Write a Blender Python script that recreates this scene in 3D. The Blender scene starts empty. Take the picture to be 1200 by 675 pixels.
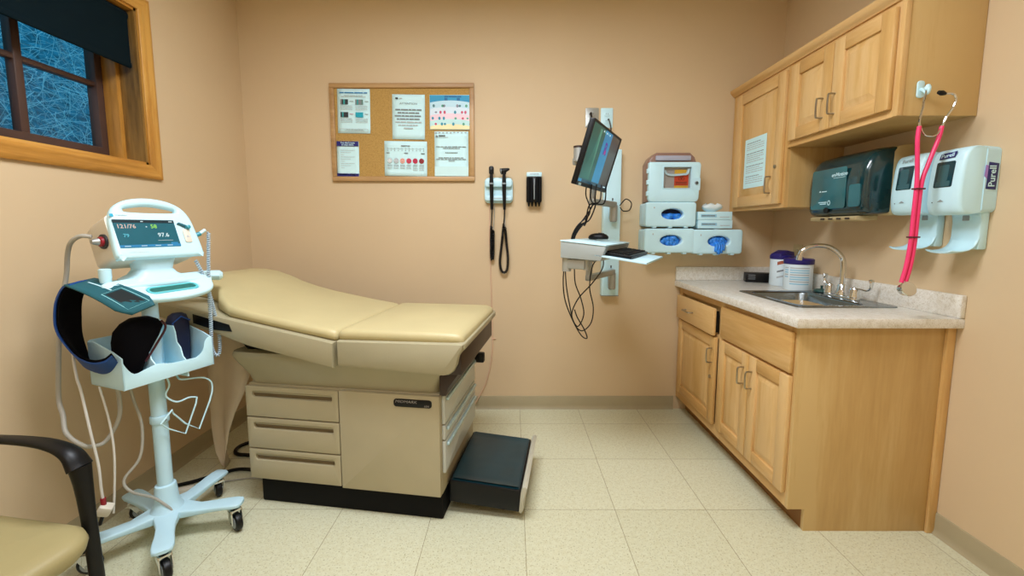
import bpy, bmesh, math, random
from math import pi, sin, cos, radians as rad
from mathutils import Vector as V, Matrix, Euler
from mathutils.geometry import tessellate_polygon

random.seed(7)
SC = bpy.context.scene
COL = SC.collection

# ------------------------------------------------------------------ materials
def lin(h):
    h = h.lstrip('#')
    c = [int(h[i:i + 2], 16) / 255 for i in (0, 2, 4)]
    return [x / 12.92 if x <= .04045 else ((x + .055) / 1.055) ** 2.4 for x in c] + [1.0]

MATS = {}
def nodes_of(name):
    m = bpy.data.materials.new(name); m.use_nodes = True
    nt = m.node_tree; bs = nt.nodes['Principled BSDF']
    return m, nt, bs

def coords(nt, scale=(1, 1, 1), loc=(0, 0, 0)):
    tc = nt.nodes.new('ShaderNodeTexCoord'); mp = nt.nodes.new('ShaderNodeMapping')
    mp.inputs['Scale'].default_value = scale; mp.inputs['Location'].default_value = loc
    nt.links.new(tc.outputs['Object'], mp.inputs['Vector'])
    return mp.outputs['Vector']

def noise(nt, vec, scale, detail=3, rough=.5):
    n = nt.nodes.new('ShaderNodeTexNoise'); n.inputs['Scale'].default_value = scale
    n.inputs['Detail'].default_value = detail; n.inputs['Roughness'].default_value = rough
    nt.links.new(vec, n.inputs['Vector']); return n.outputs['Fac']

def ramp(nt, fac, stops):
    r = nt.nodes.new('ShaderNodeValToRGB'); e = r.color_ramp.elements
    while len(e) < len(stops): e.new(.5)
    for i, (p, c) in enumerate(stops): e[i].position = p; e[i].color = c
    nt.links.new(fac, r.inputs['Fac']); return r.outputs['Color']

def bump(nt, bs, fac, strength, dist=.001):
    b = nt.nodes.new('ShaderNodeBump'); b.inputs['Strength'].default_value = strength
    b.inputs['Distance'].default_value = dist
    nt.links.new(fac, b.inputs['Height']); nt.links.new(b.outputs['Normal'], bs.inputs['Normal'])

def shade(c, k): return [min(1, x * k) for x in c[:3]] + [1]

def pm(name, hexc, rough=.5, metal=0, var=.05, scale=9, bmp=0, bscale=120, spec=None, coat=0):
    if name in MATS: return MATS[name]
    m, nt, bs = nodes_of(name); c = lin(hexc)
    v = coords(nt); f = noise(nt, v, scale)
    nt.links.new(ramp(nt, f, [(.3, shade(c, 1 - var)), (.7, shade(c, 1 + var))]), bs.inputs['Base Color'])
    bs.inputs['Roughness'].default_value = rough; bs.inputs['Metallic'].default_value = metal
    if spec is not None: bs.inputs['Specular IOR Level'].default_value = spec
    if coat: bs.inputs['Coat Weight'].default_value = coat; bs.inputs['Coat Roughness'].default_value = .15
    if bmp: bump(nt, bs, noise(nt, v, bscale, 2), bmp)
    MATS[name] = m; return m

def emis(name, hexc, strength=1.0):
    if name in MATS: return MATS[name]
    m, nt, bs = nodes_of(name); c = lin(hexc)
    bs.inputs['Base Color'].default_value = (.01, .01, .01, 1); bs.inputs['Roughness'].default_value = .25
    v = coords(nt); f = noise(nt, v, 14, 2)
    nt.links.new(ramp(nt, f, [(.3, shade(c, .93)), (.7, shade(c, 1.05))]), bs.inputs['Emission Color'])
    bs.inputs['Emission Strength'].default_value = strength
    MATS[name] = m; return m

def wood(name, a, b, c, axis='z', rough=.35, ring=1.0):
    m, nt, bs = nodes_of(name)
    s = {'z': (9, 9, .8), 'x': (.8, 9, 9), 'y': (9, .8, 9)}[axis]
    oi = nt.nodes.new('ShaderNodeObjectInfo')
    v0 = coords(nt, s)
    ad = nt.nodes.new('ShaderNodeVectorMath'); ad.operation = 'MULTIPLY_ADD'
    ad.inputs[1].default_value = (37, 37, 37)
    cb = nt.nodes.new('ShaderNodeCombineXYZ')
    for i in range(3): nt.links.new(oi.outputs['Random'], cb.inputs[i])
    nt.links.new(cb.outputs[0], ad.inputs[0]); nt.links.new(v0, ad.inputs[2])
    v = ad.outputs[0]
    f1 = noise(nt, v, 1.0 * ring, 5, .55); f2 = noise(nt, v, 9, 4, .6); f3 = noise(nt, v, .35, 2)
    mx = nt.nodes.new('ShaderNodeMath'); mx.operation = 'MULTIPLY_ADD'; mx.inputs[1].default_value = .35
    nt.links.new(f2, mx.inputs[0]); nt.links.new(f1, mx.inputs[2])
    m2 = nt.nodes.new('ShaderNodeMath'); m2.operation = 'MULTIPLY_ADD'; m2.inputs[1].default_value = .45
    nt.links.new(f3, m2.inputs[0]); nt.links.new(mx.outputs[0], m2.inputs[2])
    nt.links.new(ramp(nt, m2.outputs[0], [(.62, lin(c)), (.86, lin(a)), (1.12 if False else 1.0, lin(b))]), bs.inputs['Base Color'])
    bs.inputs['Roughness'].default_value = rough
    bump(nt, bs, f2, .06)
    MATS[name] = m; return m

# walls
def wall_mat():
    m, nt, bs = nodes_of('peach_wall_paint'); v = coords(nt)
    f = noise(nt, v, 1.3, 3); c = lin('#D1B995')
    nt.links.new(ramp(nt, f, [(.3, shade(c, .97)), (.7, shade(c, 1.03))]), bs.inputs['Base Color'])
    bs.inputs['Roughness'].default_value = .68
    bump(nt, bs, noise(nt, v, 160, 2), .12, .0006); return m

def floor_mat():
    m, nt, bs = nodes_of('vinyl_floor_tiles'); T = .4064
    v = coords(nt, (1, 1, 1), (-.0533 + 20 * T, .6345 + 20 * T, 0))
    b = nt.nodes.new('ShaderNodeTexBrick'); b.offset = 0; b.squash = 1
    b.inputs['Scale'].default_value = 1; b.inputs['Brick Width'].default_value = T
    b.inputs['Row Height'].default_value = T; b.inputs['Mortar Size'].default_value = .0013
    b.inputs['Mortar Smooth'].default_value = .3; b.inputs['Bias'].default_value = 0
    b.inputs['Color1'].default_value = lin('#CECEB2'); b.inputs['Color2'].default_value = lin('#D4D4B9')
    b.inputs['Mortar'].default_value = lin('#8D8263')
    nt.links.new(v, b.inputs['Vector'])
    f = noise(nt, v, 170, 2, .6); f2 = noise(nt, v, 60, 3, .6)
    sp = ramp(nt, f, [(.30, lin('#9C8E66')), (.42, (1, 1, 1, 1)), (.66, (1, 1, 1, 1)), (.74, lin('#FFFDEE'))])
    sp2 = ramp(nt, f2, [(.25, lin('#E2D8B8')), (.6, (1, 1, 1, 1))])
    cur = b.outputs['Color']
    for s, k in ((sp, .8), (sp2, .4)):
        mx = nt.nodes.new('ShaderNodeMix'); mx.data_type = 'RGBA'; mx.blend_type = 'MULTIPLY'
        mx.inputs[0].default_value = k
        nt.links.new(cur, mx.inputs[6]); nt.links.new(s, mx.inputs[7]); cur = mx.outputs[2]
    nt.links.new(cur, bs.inputs['Base Color'])
    bs.inputs['Roughness'].default_value = .32; bs.inputs['Specular IOR Level'].default_value = .35
    bump(nt, bs, f2, .04, .001); return m

def laminate_mat():
    m, nt, bs = nodes_of('speckled_laminate'); v = coords(nt)
    f = noise(nt, v, 45, 6, .7); f2 = noise(nt, v, 220, 2, .6)
    c = ramp(nt, f, [(.32, lin('#CFC8B8')), (.5, lin('#DDD9CF')), (.7, lin('#E8E6DF'))])
    s = ramp(nt, f2, [(.3, lin('#BFB39C')), (.45, (1, 1, 1, 1))])
    mx = nt.nodes.new('ShaderNodeMix'); mx.data_type = 'RGBA'; mx.blend_type = 'MULTIPLY'; mx.inputs[0].default_value = .6
    nt.links.new(c, mx.inputs[6]); nt.links.new(s, mx.inputs[7])
    nt.links.new(mx.outputs[2], bs.inputs['Base Color']); bs.inputs['Roughness'].default_value = .3
    return m

def cork_mat():
    m, nt, bs = nodes_of('cork'); v = coords(nt)
    f = noise(nt, v, 110, 4, .7); f2 = noise(nt, v, 380, 2, .6)
    mxx = nt.nodes.new('ShaderNodeMath'); mxx.operation = 'ADD'
    nt.links.new(f, mxx.inputs[0]); nt.links.new(f2, mxx.inputs[1])
    nt.links.new(ramp(nt, mxx.outputs[0], [(.7 / 1.0 * .5, lin('#7F5F2A')), (.95, lin('#AA8547')), (1.0, lin('#B99554'))]), bs.inputs['Base Color'])
    bs.inputs['Roughness'].default_value = .95; bump(nt, bs, f2, .3); return m

def glass_mat(name, tint='#FFFFFF', gloss=.08, rough=.02):
    m, nt, bs = nodes_of(name); nt.nodes.remove(bs)
    out = nt.nodes['Material Output']
    t = nt.nodes.new('ShaderNodeBsdfTransparent'); t.inputs[0].default_value = lin(tint)
    g = nt.nodes.new('ShaderNodeBsdfGlossy'); g.inputs['Roughness'].default_value = rough
    mx = nt.nodes.new('ShaderNodeMixShader'); fr_ = nt.nodes.new('ShaderNodeLayerWeight'); fr_.inputs[0].default_value = .5
    pw = nt.nodes.new('ShaderNodeMath'); pw.operation = 'POWER'; pw.inputs[1].default_value = 5; nt.links.new(fr_.outputs['Facing'], pw.inputs[0])
    f = noise(nt, coords(nt), 4, 2)
    mm = nt.nodes.new('ShaderNodeMath'); mm.operation = 'MULTIPLY_ADD'; mm.inputs[1].default_value = gloss * .5
    nt.links.new(f, mm.inputs[0]); nt.links.new(pw.outputs[0], mm.inputs[2])
    nt.links.new(mm.outputs[0], mx.inputs[0]); nt.links.new(t.outputs[0], mx.inputs[1]); nt.links.new(g.outputs[0], mx.inputs[2])
    nt.links.new(mx.outputs[0], out.inputs[0]); MATS[name] = m; return m

WALL = wall_mat(); FLOOR = floor_mat(); LAM = laminate_mat(); CORK = cork_mat()
MAPV = wood('maple_vertical_grain', '#CFA566', '#D9B47C', '#BC8F52', 'z')
MAPH = wood('maple_horizontal_grain', '#CBA062', '#D6AF76', '#B98B4E', 'x')
MAPP = wood('maple_end_panel', '#C5A268', '#CDAE76', '#B8945A', 'z', .4, .8)
OAKZ = wood('oak_casing_upright', '#BE8638', '#CF9C4C', '#8F5F20', 'z', .4, 1.5)
OAKY = wood('oak_casing_lengthwise', '#BE8638', '#CF9C4C', '#94631F', 'y', .4, 1.5)
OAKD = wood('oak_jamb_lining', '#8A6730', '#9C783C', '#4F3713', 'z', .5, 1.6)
OAKF = wood('oak_board_frame', '#AD8758', '#BC9768', '#94704A', 'x', .45)
CEIL = pm('ceiling_white', '#E6E2D8', .9)
BASEB = pm('vinyl_baseboard', '#A79B7C', .5, var=.03)
WHITE = pm('cool_white_plastic', '#C6ECF7', .35, var=.02)
WHITE2 = pm('soft_white_plastic', '#C2E6F3', .45, var=.02)
OFFW = pm('warm_white_plastic', '#D9D3C4', .45, var=.02)
STANDW = pm('powder_coated_white_metal', '#BEE2F0', .38, var=.02)
PAPER = pm('white_paper', '#CEF3F9', .8, var=.02)
GREYINK = pm('grey_ink', '#7E8488', .8); LGREY = pm('light_grey_ink', '#B4BABC', .8)
DARKINK = pm('dark_ink', '#33383C', .8)
NAVYINK = pm('navy_ink', '#1F1F6E', .7); BLUEINK = pm('blue_ink', '#2C7FB8', .7)
BLACK = pm('black_plastic', '#08090B', .4, var=.15, spec=.3)
BLACKM = pm('black_matte', '#060607', .7, var=.2, spec=.2)
DGREY = pm('dark_grey_plastic', '#2A2E31', .5)
GREY = pm('grey_plastic', '#8E979A', .45)
SILV = pm('painted_silver', '#A7A9A4', .38, .55)
CHROME = pm('chrome', '#D8DADA', .08, 1, var=.02)
STEEL = pm('brushed_steel', '#8E979B', .25, 1, var=.05, bmp=.05, bscale=60)
NICKEL = pm('brushed_nickel', '#A9A294', .3, 1, var=.04)
TAN = pm('tan_painted_steel', '#AFA588', .42, var=.02)
TANL = pm('pale_tan_plastic', '#A1997C', .42, var=.02)
VINYL = pm('tan_vinyl_upholstery', '#BFB285', .42, var=.04, scale=5, bmp=.15, bscale=260, spec=.45)
SEATV = pm('olive_tan_vinyl', '#A09468', .45, var=.04, scale=6, bmp=.15, bscale=260)
PANELG = pm('lit_grey_drawer_front', '#C3C7C0', .35, var=.02)  # paler than the tan body: light on the end drawers put into colour
BROWN = pm('dark_brown_plastic', '#2E1C12', .45)
MATT = pm('teal_black_rubber_mat', '#0B3039', .3, var=.25, scale=6)
TEAL = pm('teal_fabric', '#0E5560', .7, bmp=.3, bscale=500)
NAVY = pm('navy_nylon', '#0F4590', .6, var=.15, bmp=.3, bscale=500)
NAVYD = pm('deep_navy_nylon', '#101638', .65, var=.2, bmp=.3, bscale=500)
FLEECE = pm('black_fleece', '#070609', .95, bmp=.6, bscale=600, spec=.1)
TUBEG = pm('grey_rubber_tube', '#A8A59A', .45)
TUBEW = pm('white_rubber_tube', '#D5D3CC', .45)
CORDB = pm('blue_grey_cord', '#A9BECB', .4)
PINK = pm('hot_pink_tube', '#EE3A74', .35, var=.03)
RED = pm('red_plastic', '#8E1525', .4)
BLIND = pm('dark_teal_blind_fabric', '#05161C', .9, var=.06, bmp=.25, bscale=700, spec=.12)
SASH = pm('dark_brown_sash', '#4B352D', .45, var=.1)
GLOVE = pm('blue_nitrile', '#2E84E0', .45, var=.3, scale=45)
TISSUE = pm('tissue', '#DDEBEE', .9)
LIDP = pm('deep_purple_lid', '#241A6B', .35)
CANW = pm('canister_white', '#DCEBF2', .35)
CANB = pm('pale_blue_print', '#8FC6DE', .5)
PAPERT = pm('table_paper', '#C9B79A', .85, var=.05, bmp=.3, bscale=40)
SMOKE = pm('smoked_teal_cover', '#0E3338', .12, var=.25, scale=5, coat=.5)
SMOKEL = pm('teal_cover_lower_window', '#24616A', .15, var=.2, scale=5, coat=.4)
CREAM = pm('cream_plastic', '#BBA97E', .45)
GLASS = glass_mat('window_glass')
CLEAR = glass_mat('clear_plastic', '#F6F2F0', .1, .05)
TWIG = pm('pale_twig', '#B5D5DE', .9, var=.15)  # one pale blue tone for all the twigs
WHITEEM = None

# ------------------------------------------------------------------ mesh helper
def fr(o, x, y):
    x = V(x).normalized(); y = V(y); z = x.cross(y).normalized(); y = z.cross(x)
    m = Matrix.Identity(4)
    for i in range(3): m[i][0] = x[i]; m[i][1] = y[i]; m[i][2] = z[i]; m[i][3] = o[i]
    return m
def FRONT(x=0, y=0, z=0): return fr((x, y, z), (1, 0, 0), (0, 0, 1))          # drawn in X,Z; grows toward -Y
def SIDE(x=0, y=0, z=0): return fr((x, y, z), (0, 1, 0), (0, 0, 1))           # drawn in Y,Z; grows toward +X
def TOP(x=0, y=0, z=0): return Matrix.Translation((x, y, z))

def rrect(w, h, r=0, cx=0, cy=0, seg=4):
    if r <= 0: return [(cx - w / 2, cy - h / 2), (cx + w / 2, cy - h / 2), (cx + w / 2, cy + h / 2), (cx - w / 2, cy + h / 2)]
    r = min(r, w / 2 - 1e-5, h / 2 - 1e-5); p = []
    for k, (sx, sy) in enumerate(((1, -1), (1, 1), (-1, 1), (-1, -1))):
        for i in range(seg + 1):
            a = -pi / 2 + k * pi / 2 + i / seg * pi / 2
            p.append((cx + sx * (w / 2 - r) + r * cos(a), cy + sy * (h / 2 - r) + r * sin(a)))
    return p
def ell(a, b, cx=0, cy=0, n=24): return [(cx + a * cos(2 * pi * i / n), cy + b * sin(2 * pi * i / n)) for i in range(n)]
def area2(p): return sum(p[i - 1][0] * p[i][1] - p[i][0] * p[i - 1][1] for i in range(len(p))) / 2
def inset(p, d):
    n = len(p); out = []
    for i in range(n):
        a, b, c = V(p[i - 1]).to_2d(), V(p[i]).to_2d(), V(p[(i + 1) % n]).to_2d()
        e1 = (b - a); e2 = (c - b)
        if e1.length < 1e-9: e1 = e2
        if e2.length < 1e-9: e2 = e1
        e1.normalize(); e2.normalize()
        n1 = V((-e1.y, e1.x)); n2 = V((-e2.y, e2.x)); k = max(.35, 1 + n1.dot(n2))
        q = b + (n1 + n2) / k * d; out.append((q.x, q.y))
    return out
def smooth(pts, n=8, closed=False):
    P = [V(p) for p in pts]; out = []; N = len(P)
    for i in range(N if closed else N - 1):
        p0 = P[i - 1] if (i > 0 or closed) else P[0] * 2 - P[1]
        p1 = P[i]; p2 = P[(i + 1) % N]
        p3 = P[(i + 2) % N] if (i + 2 < N or closed) else p2 * 2 - p1
        for k in range(n):
            t = k / n
            out.append(.5 * ((2 * p1) + (p2 - p0) * t + (2 * p0 - 5 * p1 + 4 * p2 - p3) * t * t + (3 * p1 - p0 - 3 * p2 + p3) * t ** 3))
    if not closed: out.append(P[-1])
    return out

def lerp(a, b, t): return a + (b - a) * t

class MB:
    def __init__(s): s.bm = bmesh.new(); s.mats = []
    def mi(s, m):
        if m not in s.mats: s.mats.append(m)
        return s.mats.index(m)
    def face(s, vs, m):
        try: f = s.bm.faces.new(vs); f.material_index = m; f.smooth = True; return f
        except ValueError: return None
    def prism(s, pts, z0, z1, m, r=0, seg=2, holes=(), M=None, r0=None, r1=None):
        M = M or Matrix.Identity(4); mi = s.mi(m)
        if area2(pts) < 0: pts = pts[::-1]
        holes = [h if area2(h) < 0 else h[::-1] for h in holes]
        r0 = r if r0 is None else r0; r1 = r if r1 is None else r1
        lv = []
        if r0 > 0: lv += [(z0 + r0 * (1 - cos(a)), r0 * (1 - sin(a))) for a in [k / seg * pi / 2 for k in range(seg + 1)]]
        else: lv.append((z0, 0))
        if r1 > 0: lv += [(z1 - r1 * (1 - sin(a)), r1 * (1 - cos(a))) for a in [k / seg * pi / 2 for k in range(seg + 1)]]
        else: lv.append((z1, 0))
        caps = {0: [], 1: []}
        for loop in [pts] + list(holes):
            rings = []
            for z, d in lv:
                q = inset(loop, d) if d > 1e-7 else loop
                rings.append([s.bm.verts.new(M @ V((x, y, z))) for x, y in q])
            n = len(loop)
            for a, b in zip(rings, rings[1:]):
                for i in range(n):
                    j = (i + 1) % n; s.face([a[i], a[j], b[j], b[i]], mi)
            caps[0].append(rings[0]); caps[1].append(rings[-1])
        for k in (0, 1):
            L = caps[k]
            if len(L) == 1:
                s.face(L[0][::-1] if k == 0 else L[0], mi)
            else:
                ed = [s.bm.edges.get((l[q - 1], l[q])) for l in L for q in range(len(l))]
                g = bmesh.ops.triangle_fill(s.bm, use_beauty=True, use_dissolve=False, edges=ed, normal=M.to_3x3() @ V((0, 0, 1 if k else -1)))
                want = M.to_3x3() @ V((0, 0, 1 if k else -1))
                for f in g['geom']:
                    if isinstance(f, bmesh.types.BMFace):
                        f.normal_update()
                        if f.normal.dot(want) < 0: f.normal_flip()
                        f.material_index = mi; f.smooth = True
        return s
    def box(s, x0, x1, y0, y1, z0, z1, m, r=0, M=None):
        w, h, d = x1 - x0, y1 - y0, z1 - z0
        r = min(r, w / 2.1, h / 2.1, d / 2.1) if r else 0
        return s.prism(rrect(w, h, r, (x0 + x1) / 2, (y0 + y1) / 2, 2), z0, z1, m, r=r, M=M)
    def loft(s, rings, m, caps=(True, True), closed=True):
        mi = s.mi(m); R = [[s.bm.verts.new(V(p)) for p in r] for r in rings]; n = len(R[0])
        for a, b in zip(R, R[1:]):
            for i in range(n if closed else n - 1):
                j = (i + 1) % n; s.face([a[i], a[j], b[j], b[i]], mi)
        if caps[0]: s.face(R[0][::-1], mi)
        if caps[1]: s.face(R[-1], mi)
        return s
    def tube(s, path, rad_, m, seg=8, caps=True, flat=None):
        P = [V(p) for p in path]; n = len(P); rr = rad_ if isinstance(rad_, (list, tuple)) else [rad_] * n
        T = [((P[min(i + 1, n - 1)] - P[max(i - 1, 0)]).normalized()) for i in range(n)]
        u = T[0].orthogonal().normalized()
        if abs(T[0].z) < .9: u = (V((0, 0, 1)) - T[0] * T[0].z).normalized()
        rings = []
        for i in range(n):
            u = (u - T[i] * u.dot(T[i]))
            u = u.normalized() if u.length > 1e-6 else T[i].orthogonal().normalized()
            w = T[i].cross(u); ring = []
            for k in range(seg):
                a = 2 * pi * k / seg
                fa = flat or (1, 1)
                ring.append(P[i] + u * (rr[i] * fa[0] * cos(a)) + w * (rr[i] * fa[1] * sin(a)))
            rings.append(ring)
        return s.loft(rings, m, (caps, caps))
    def lathe(s, prof, m, seg=24, M=None, caps=(True, True)):
        M = M or Matrix.Identity(4)
        rings = [[M @ V((max(r, 1e-5) * cos(2 * pi * k / seg), max(r, 1e-5) * sin(2 * pi * k / seg), z)) for k in range(seg)] for r, z in prof]
        return s.loft(rings, m, caps)
    def cyl(s, p0, p1, r, m, seg=16): return s.tube([p0, p1], r, m, seg)
    def sheet(s, grid, m):
        mi = s.mi(m); R = [[s.bm.verts.new(V(p)) for p in r] for r in grid]
        for a, b in zip(R, R[1:]):
            for i in range(len(a) - 1): s.face([a[i], a[i + 1], b[i + 1], b[i]], mi)
        return s
    def coil(s, path, R, rw, turns, m, seg=5, per=10):
        P = [V(p) for p in path]; L = [0]
        for a, b in zip(P, P[1:]): L.append(L[-1] + (b - a).length)
        out = []; N = int(turns * per); u = None
        for i in range(N + 1):
            d = L[-1] * i / N; k = 0
            while k < len(L) - 2 and L[k + 1] < d: k += 1
            t = (d - L[k]) / max(1e-9, L[k + 1] - L[k]); c = P[k].lerp(P[k + 1], t); T = (P[k + 1] - P[k]).normalized()
            u = T.orthogonal().normalized() if u is None else (u - T * u.dot(T)).normalized()
            w = T.cross(u); a = 2 * pi * i / per
            out.append(c + (u * cos(a) + w * sin(a)) * R)
        return s.tube(out, rw, m, seg)
    def text(s, txt, size, m, M, align='CENTER', depth=.0004, bold=False, sx=1.0, shear=0):
        cu = bpy.data.curves.new('lettering', 'FONT'); cu.body = txt; cu.size = size; cu.align_x = align; cu.align_y = 'CENTER'
        cu.resolution_u = 2; cu.shear = shear
        if bold: cu.offset = size * .02
        ob = bpy.data.objects.new('lettering', cu); me = bpy.data.meshes.new_from_object(ob)
        mi = s.mi(m); vs = [s.bm.verts.new(M @ V((v.co.x * sx, v.co.y, depth))) for v in me.vertices]
        for p in me.polygons: s.face([vs[i] for i in p.vertices], mi)
        bpy.data.objects.remove(ob); bpy.data.curves.remove(cu); bpy.data.meshes.remove(me)
        return s
    def build(s, name, parent=None, angle=38, recalc=False, mod=None):
        bm = s.bm
        if recalc: bmesh.ops.recalc_face_normals(bm, faces=bm.faces)
        me = bpy.data.meshes.new(name); bm.to_mesh(me); bm.free()
        for m in s.mats: me.materials.append(m)
        try: me.set_sharp_from_angle(angle=rad(angle))
        except Exception: pass
        o = bpy.data.objects.new(name, me); COL.objects.link(o)
        if parent: o.parent = parent
        return o

def thing(name, label, cat, loc=(0, 0, 0), rot=(0, 0, 0), group=None):
    o = bpy.data.objects.new(name, None); COL.objects.link(o); o.empty_display_size = .05
    o.location = loc; o.rotation_euler = rot; o['label'] = label; o['category'] = cat
    if group: o['group'] = group
    return o
def tag(o, label, cat, group=None):
    o['label'] = label; o['category'] = cat
    if group: o['group'] = group
    return o
def place(o, loc, rot=(0, 0, 0)): o.location = loc; o.rotation_euler = rot; return o
def struct(o): o['kind'] = 'structure'; return o
def copy_tree(o, parent=None):
    c = o.copy(); COL.objects.link(c)
    if parent: c.parent = parent
    for ch in list(o.children): copy_tree(ch, c)
    return c

# ------------------------------------------------------------------ room shell
XL, XR, YF, ZC = -1.756, 1.744, -3.7, 2.75
WT = .24
m = MB(); m.box(XL - WT, XR + .12, YF - .12, .12, -.06, 0, FLOOR); struct(m.build('floor'))
m = MB(); m.box(XL - WT, XR + .12, YF - .12, .12, ZC, ZC + .06, CEIL); struct(m.build('ceiling'))
m = MB(); m.box(XL - WT, XR + .12, 0, .12, 0, ZC, WALL); struct(m.build('wall_back'))
m = MB(); m.box(XR, XR + .12, YF, 0, 0, ZC, WALL); struct(m.build('wall_right'))
m = MB(); m.box(XL - WT, XR + .12, YF - .12, YF, 0, ZC, WALL); struct(m.build('wall_front'))
# left wall with the window opening (drawn in Y,Z)
WY0, WY1, WZ0, WZ1 = -1.46, -.742, 1.555, 2.268
m = MB()
m.prism([(YF, 0), (0, 0), (0, ZC), (YF, ZC)], -WT, 0, WALL, M=SIDE(XL),
        holes=[[(WY0, WZ0), (WY1, WZ0), (WY1, WZ1), (WY0, WZ1)]])
struct(m.build('wall_left'))
# baseboards (cove base profile)
def baseboard(name, p0, p1, nrm):
    p0, p1, n = V(p0), V(p1), V(nrm)
    prof = [(0, 0), (.016, 0), (.012, .006), (.0075, .014), (.006, .03), (.006, .086), (.004, .091), (0, .092)]
    m = MB(); m.loft([[p + n * a + V((0, 0, b)) for a, b in prof] for p in (p0, p1)], BASEB)
    return struct(m.build(name, recalc=True))
baseboard('baseboard_back', (XL, 0, 0), (1.12, 0, 0), (0, -1, 0))
baseboard('baseboard_left', (XL, YF, 0), (XL, 0, 0), (1, 0, 0))
baseboard('baseboard_right', (XR, YF, 0), (XR, -1.182, 0), (-1, 0, 0))

# ------------------------------------------------------------------ window
win = struct(thing('window_1', 'oak-cased window with dark brown muntins', 'window', (XL, 0, 0)))
del win['label']; del win['category']
cas = [(0, 0), (.012, 0), (.016, .006), (.018, .02), (.014, .034), (.018, .046), (.018, .058), (.014, .064), (0, .064)]   # out from the wall, across
def casing(a, b, across, n=(1, 0, 0), mat=OAKZ, mit=None):
    m = MB(); a, b, ac, n = V(a), V(b), V(across), V(n); d = (b - a).normalized()
    m.loft([[a + n * o + ac * t - d * t for o, t in cas], [b + n * o + ac * t + d * t for o, t in cas]], mat)
    return m.build('casing', win, recalc=True)
c = casing((0, WY1, WZ0), (0, WY1, WZ1), (0, 1, 0))
c = casing((0, WY0, WZ0), (0, WY0, WZ1), (0, -1, 0))
c = casing((0, WY0, WZ0), (0, WY1, WZ0), (0, 0, -1), mat=OAKY)
c = casing((0, WY0, WZ1), (0, WY1, WZ1), (0, 0, 1), mat=OAKY)
GX = -.165                                                          # sash plane, back from the wall face
jt = .012
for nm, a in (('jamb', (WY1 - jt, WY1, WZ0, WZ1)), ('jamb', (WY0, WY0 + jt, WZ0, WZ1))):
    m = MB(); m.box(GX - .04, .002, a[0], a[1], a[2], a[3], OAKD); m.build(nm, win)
m = MB(); m.box(GX - .04, .002, WY0, WY1, WZ0, WZ0 + .012, OAKY); m.build('sill', win)
m = MB(); m.box(GX - .04, .002, WY0, WY1, WZ1 - .012, WZ1, OAKY); m.build('head', win)
m = MB()                                                            # pale stop moulding in front of the sash
m.prism(rrect(WY1 - WY0 - .024, WZ1 - WZ0 - .024, 0, (WY0 + WY1) / 2, (WZ0 + WZ1) / 2), GX + .012, GX + .078, OAKZ, r=.002,
        holes=[rrect(WY1 - WY0 - .064, WZ1 - WZ0 - .044, 0, (WY0 + WY1) / 2, (WZ0 + WZ1) / 2)], M=SIDE())
m.build('stop_moulding', win)
sw, sh, scy, scz = WY1 - WY0 - .024, WZ1 - WZ0 - .024, (WY0 + WY1) / 2, (WZ0 + WZ1) / 2
m = MB()
m.prism(rrect(sw, sh, 0, scy, scz), GX - .035, GX + .012, SASH, r=.004,
        holes=[rrect(sw - .10, sh - .085, 0, scy, scz + .018)], M=SIDE())
m.build('sash', win)
m = MB()
m.box(GX - .03, GX + .008, scy - .016, scy + .016, WZ0 + .02, WZ1 - .02, SASH, .006); m.build('muntin', win)
m = MB(); m.box(GX - .028, GX + .006, WY0 + .05, WY1 - .05, scz - .012 + .0, scz + .012, SASH, .006); m.build('muntin', win)
m = MB(); m.box(GX - .02, GX - .015, WY0 + .06, WY1 - .06, WZ0 + .02, WZ1 - .02, GLASS); m.build('pane', win)

# roller blind inside the opening
rb = thing('roller_blind', 'dark teal roller blind half lowered over the window', 'blind', (XL, 0, 0))
m = MB(); m.cyl((-.045, WY0 + .02, WZ1 - .042), (-.045, WY1 - .02, WZ1 - .042), .028, BLIND, 20)
m.cyl((-.045, WY1 - .02, WZ1 - .042), (-.045, WY1 - .0125, WZ1 - .042), .012, BLACK, 12); m.build('roller', rb)
m = MB(); m.box(-.021, -.0185, WY0 + .025, WY1 - .025, 2.012, WZ1 - .04, BLIND); m.build('fabric', rb)
m = MB(); m.box(-.025, -.014, WY0 + .024, WY1 - .024, 1.992, 2.018, BLIND, .004); m.build('hem_bar', rb)

# outside: a brushy bank seen through the panes
m = MB(); g = []
for i in range(26):
    row = []
    for j in range(26):
        y = -5 + j * .42; t = i / 25
        row.append((-2.5 - t * 3.2 + random.uniform(-.07, .07), y, .3 + t * 4.6 + random.uniform(-.1, .1)))
    g.append(row)
m.sheet(g, pm('dusky_bank', '#2A7388', .95, var=.6, scale=16)); struct(m.build('hillside'))
m = MB(); rnd = random.Random(3)
for i in range(4200):
    t = rnd.uniform(.12, .62); y = rnd.uniform(-1.2, 2.6); p = V((-2.45 - t * 3.2 + .1, y, .3 + t * 4.6))
    d = V((rnd.uniform(0, .5), rnd.uniform(-1, 1), rnd.uniform(-.5, 1))).normalized(); L = rnd.choice((.06, .1, .14, .2, .3))
    k = V((rnd.uniform(-.5, .5), rnd.uniform(-.9, .9), rnd.uniform(-.9, .6)))
    pts = [p + d * L * q + k * L * q * q for q in (0, .33, .66, 1)]
    r0 = rnd.choice((.0012, .0016, .002, .003))
    m.tube(pts, [r0, r0 * .9, r0 * .7, r0 * .4], TWIG, 3, False)
o = m.build('brush'); o['kind'] = 'stuff'; o['label'] = 'tangle of pale twigs on the bank outside the window'; o['category'] = 'brush'

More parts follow.
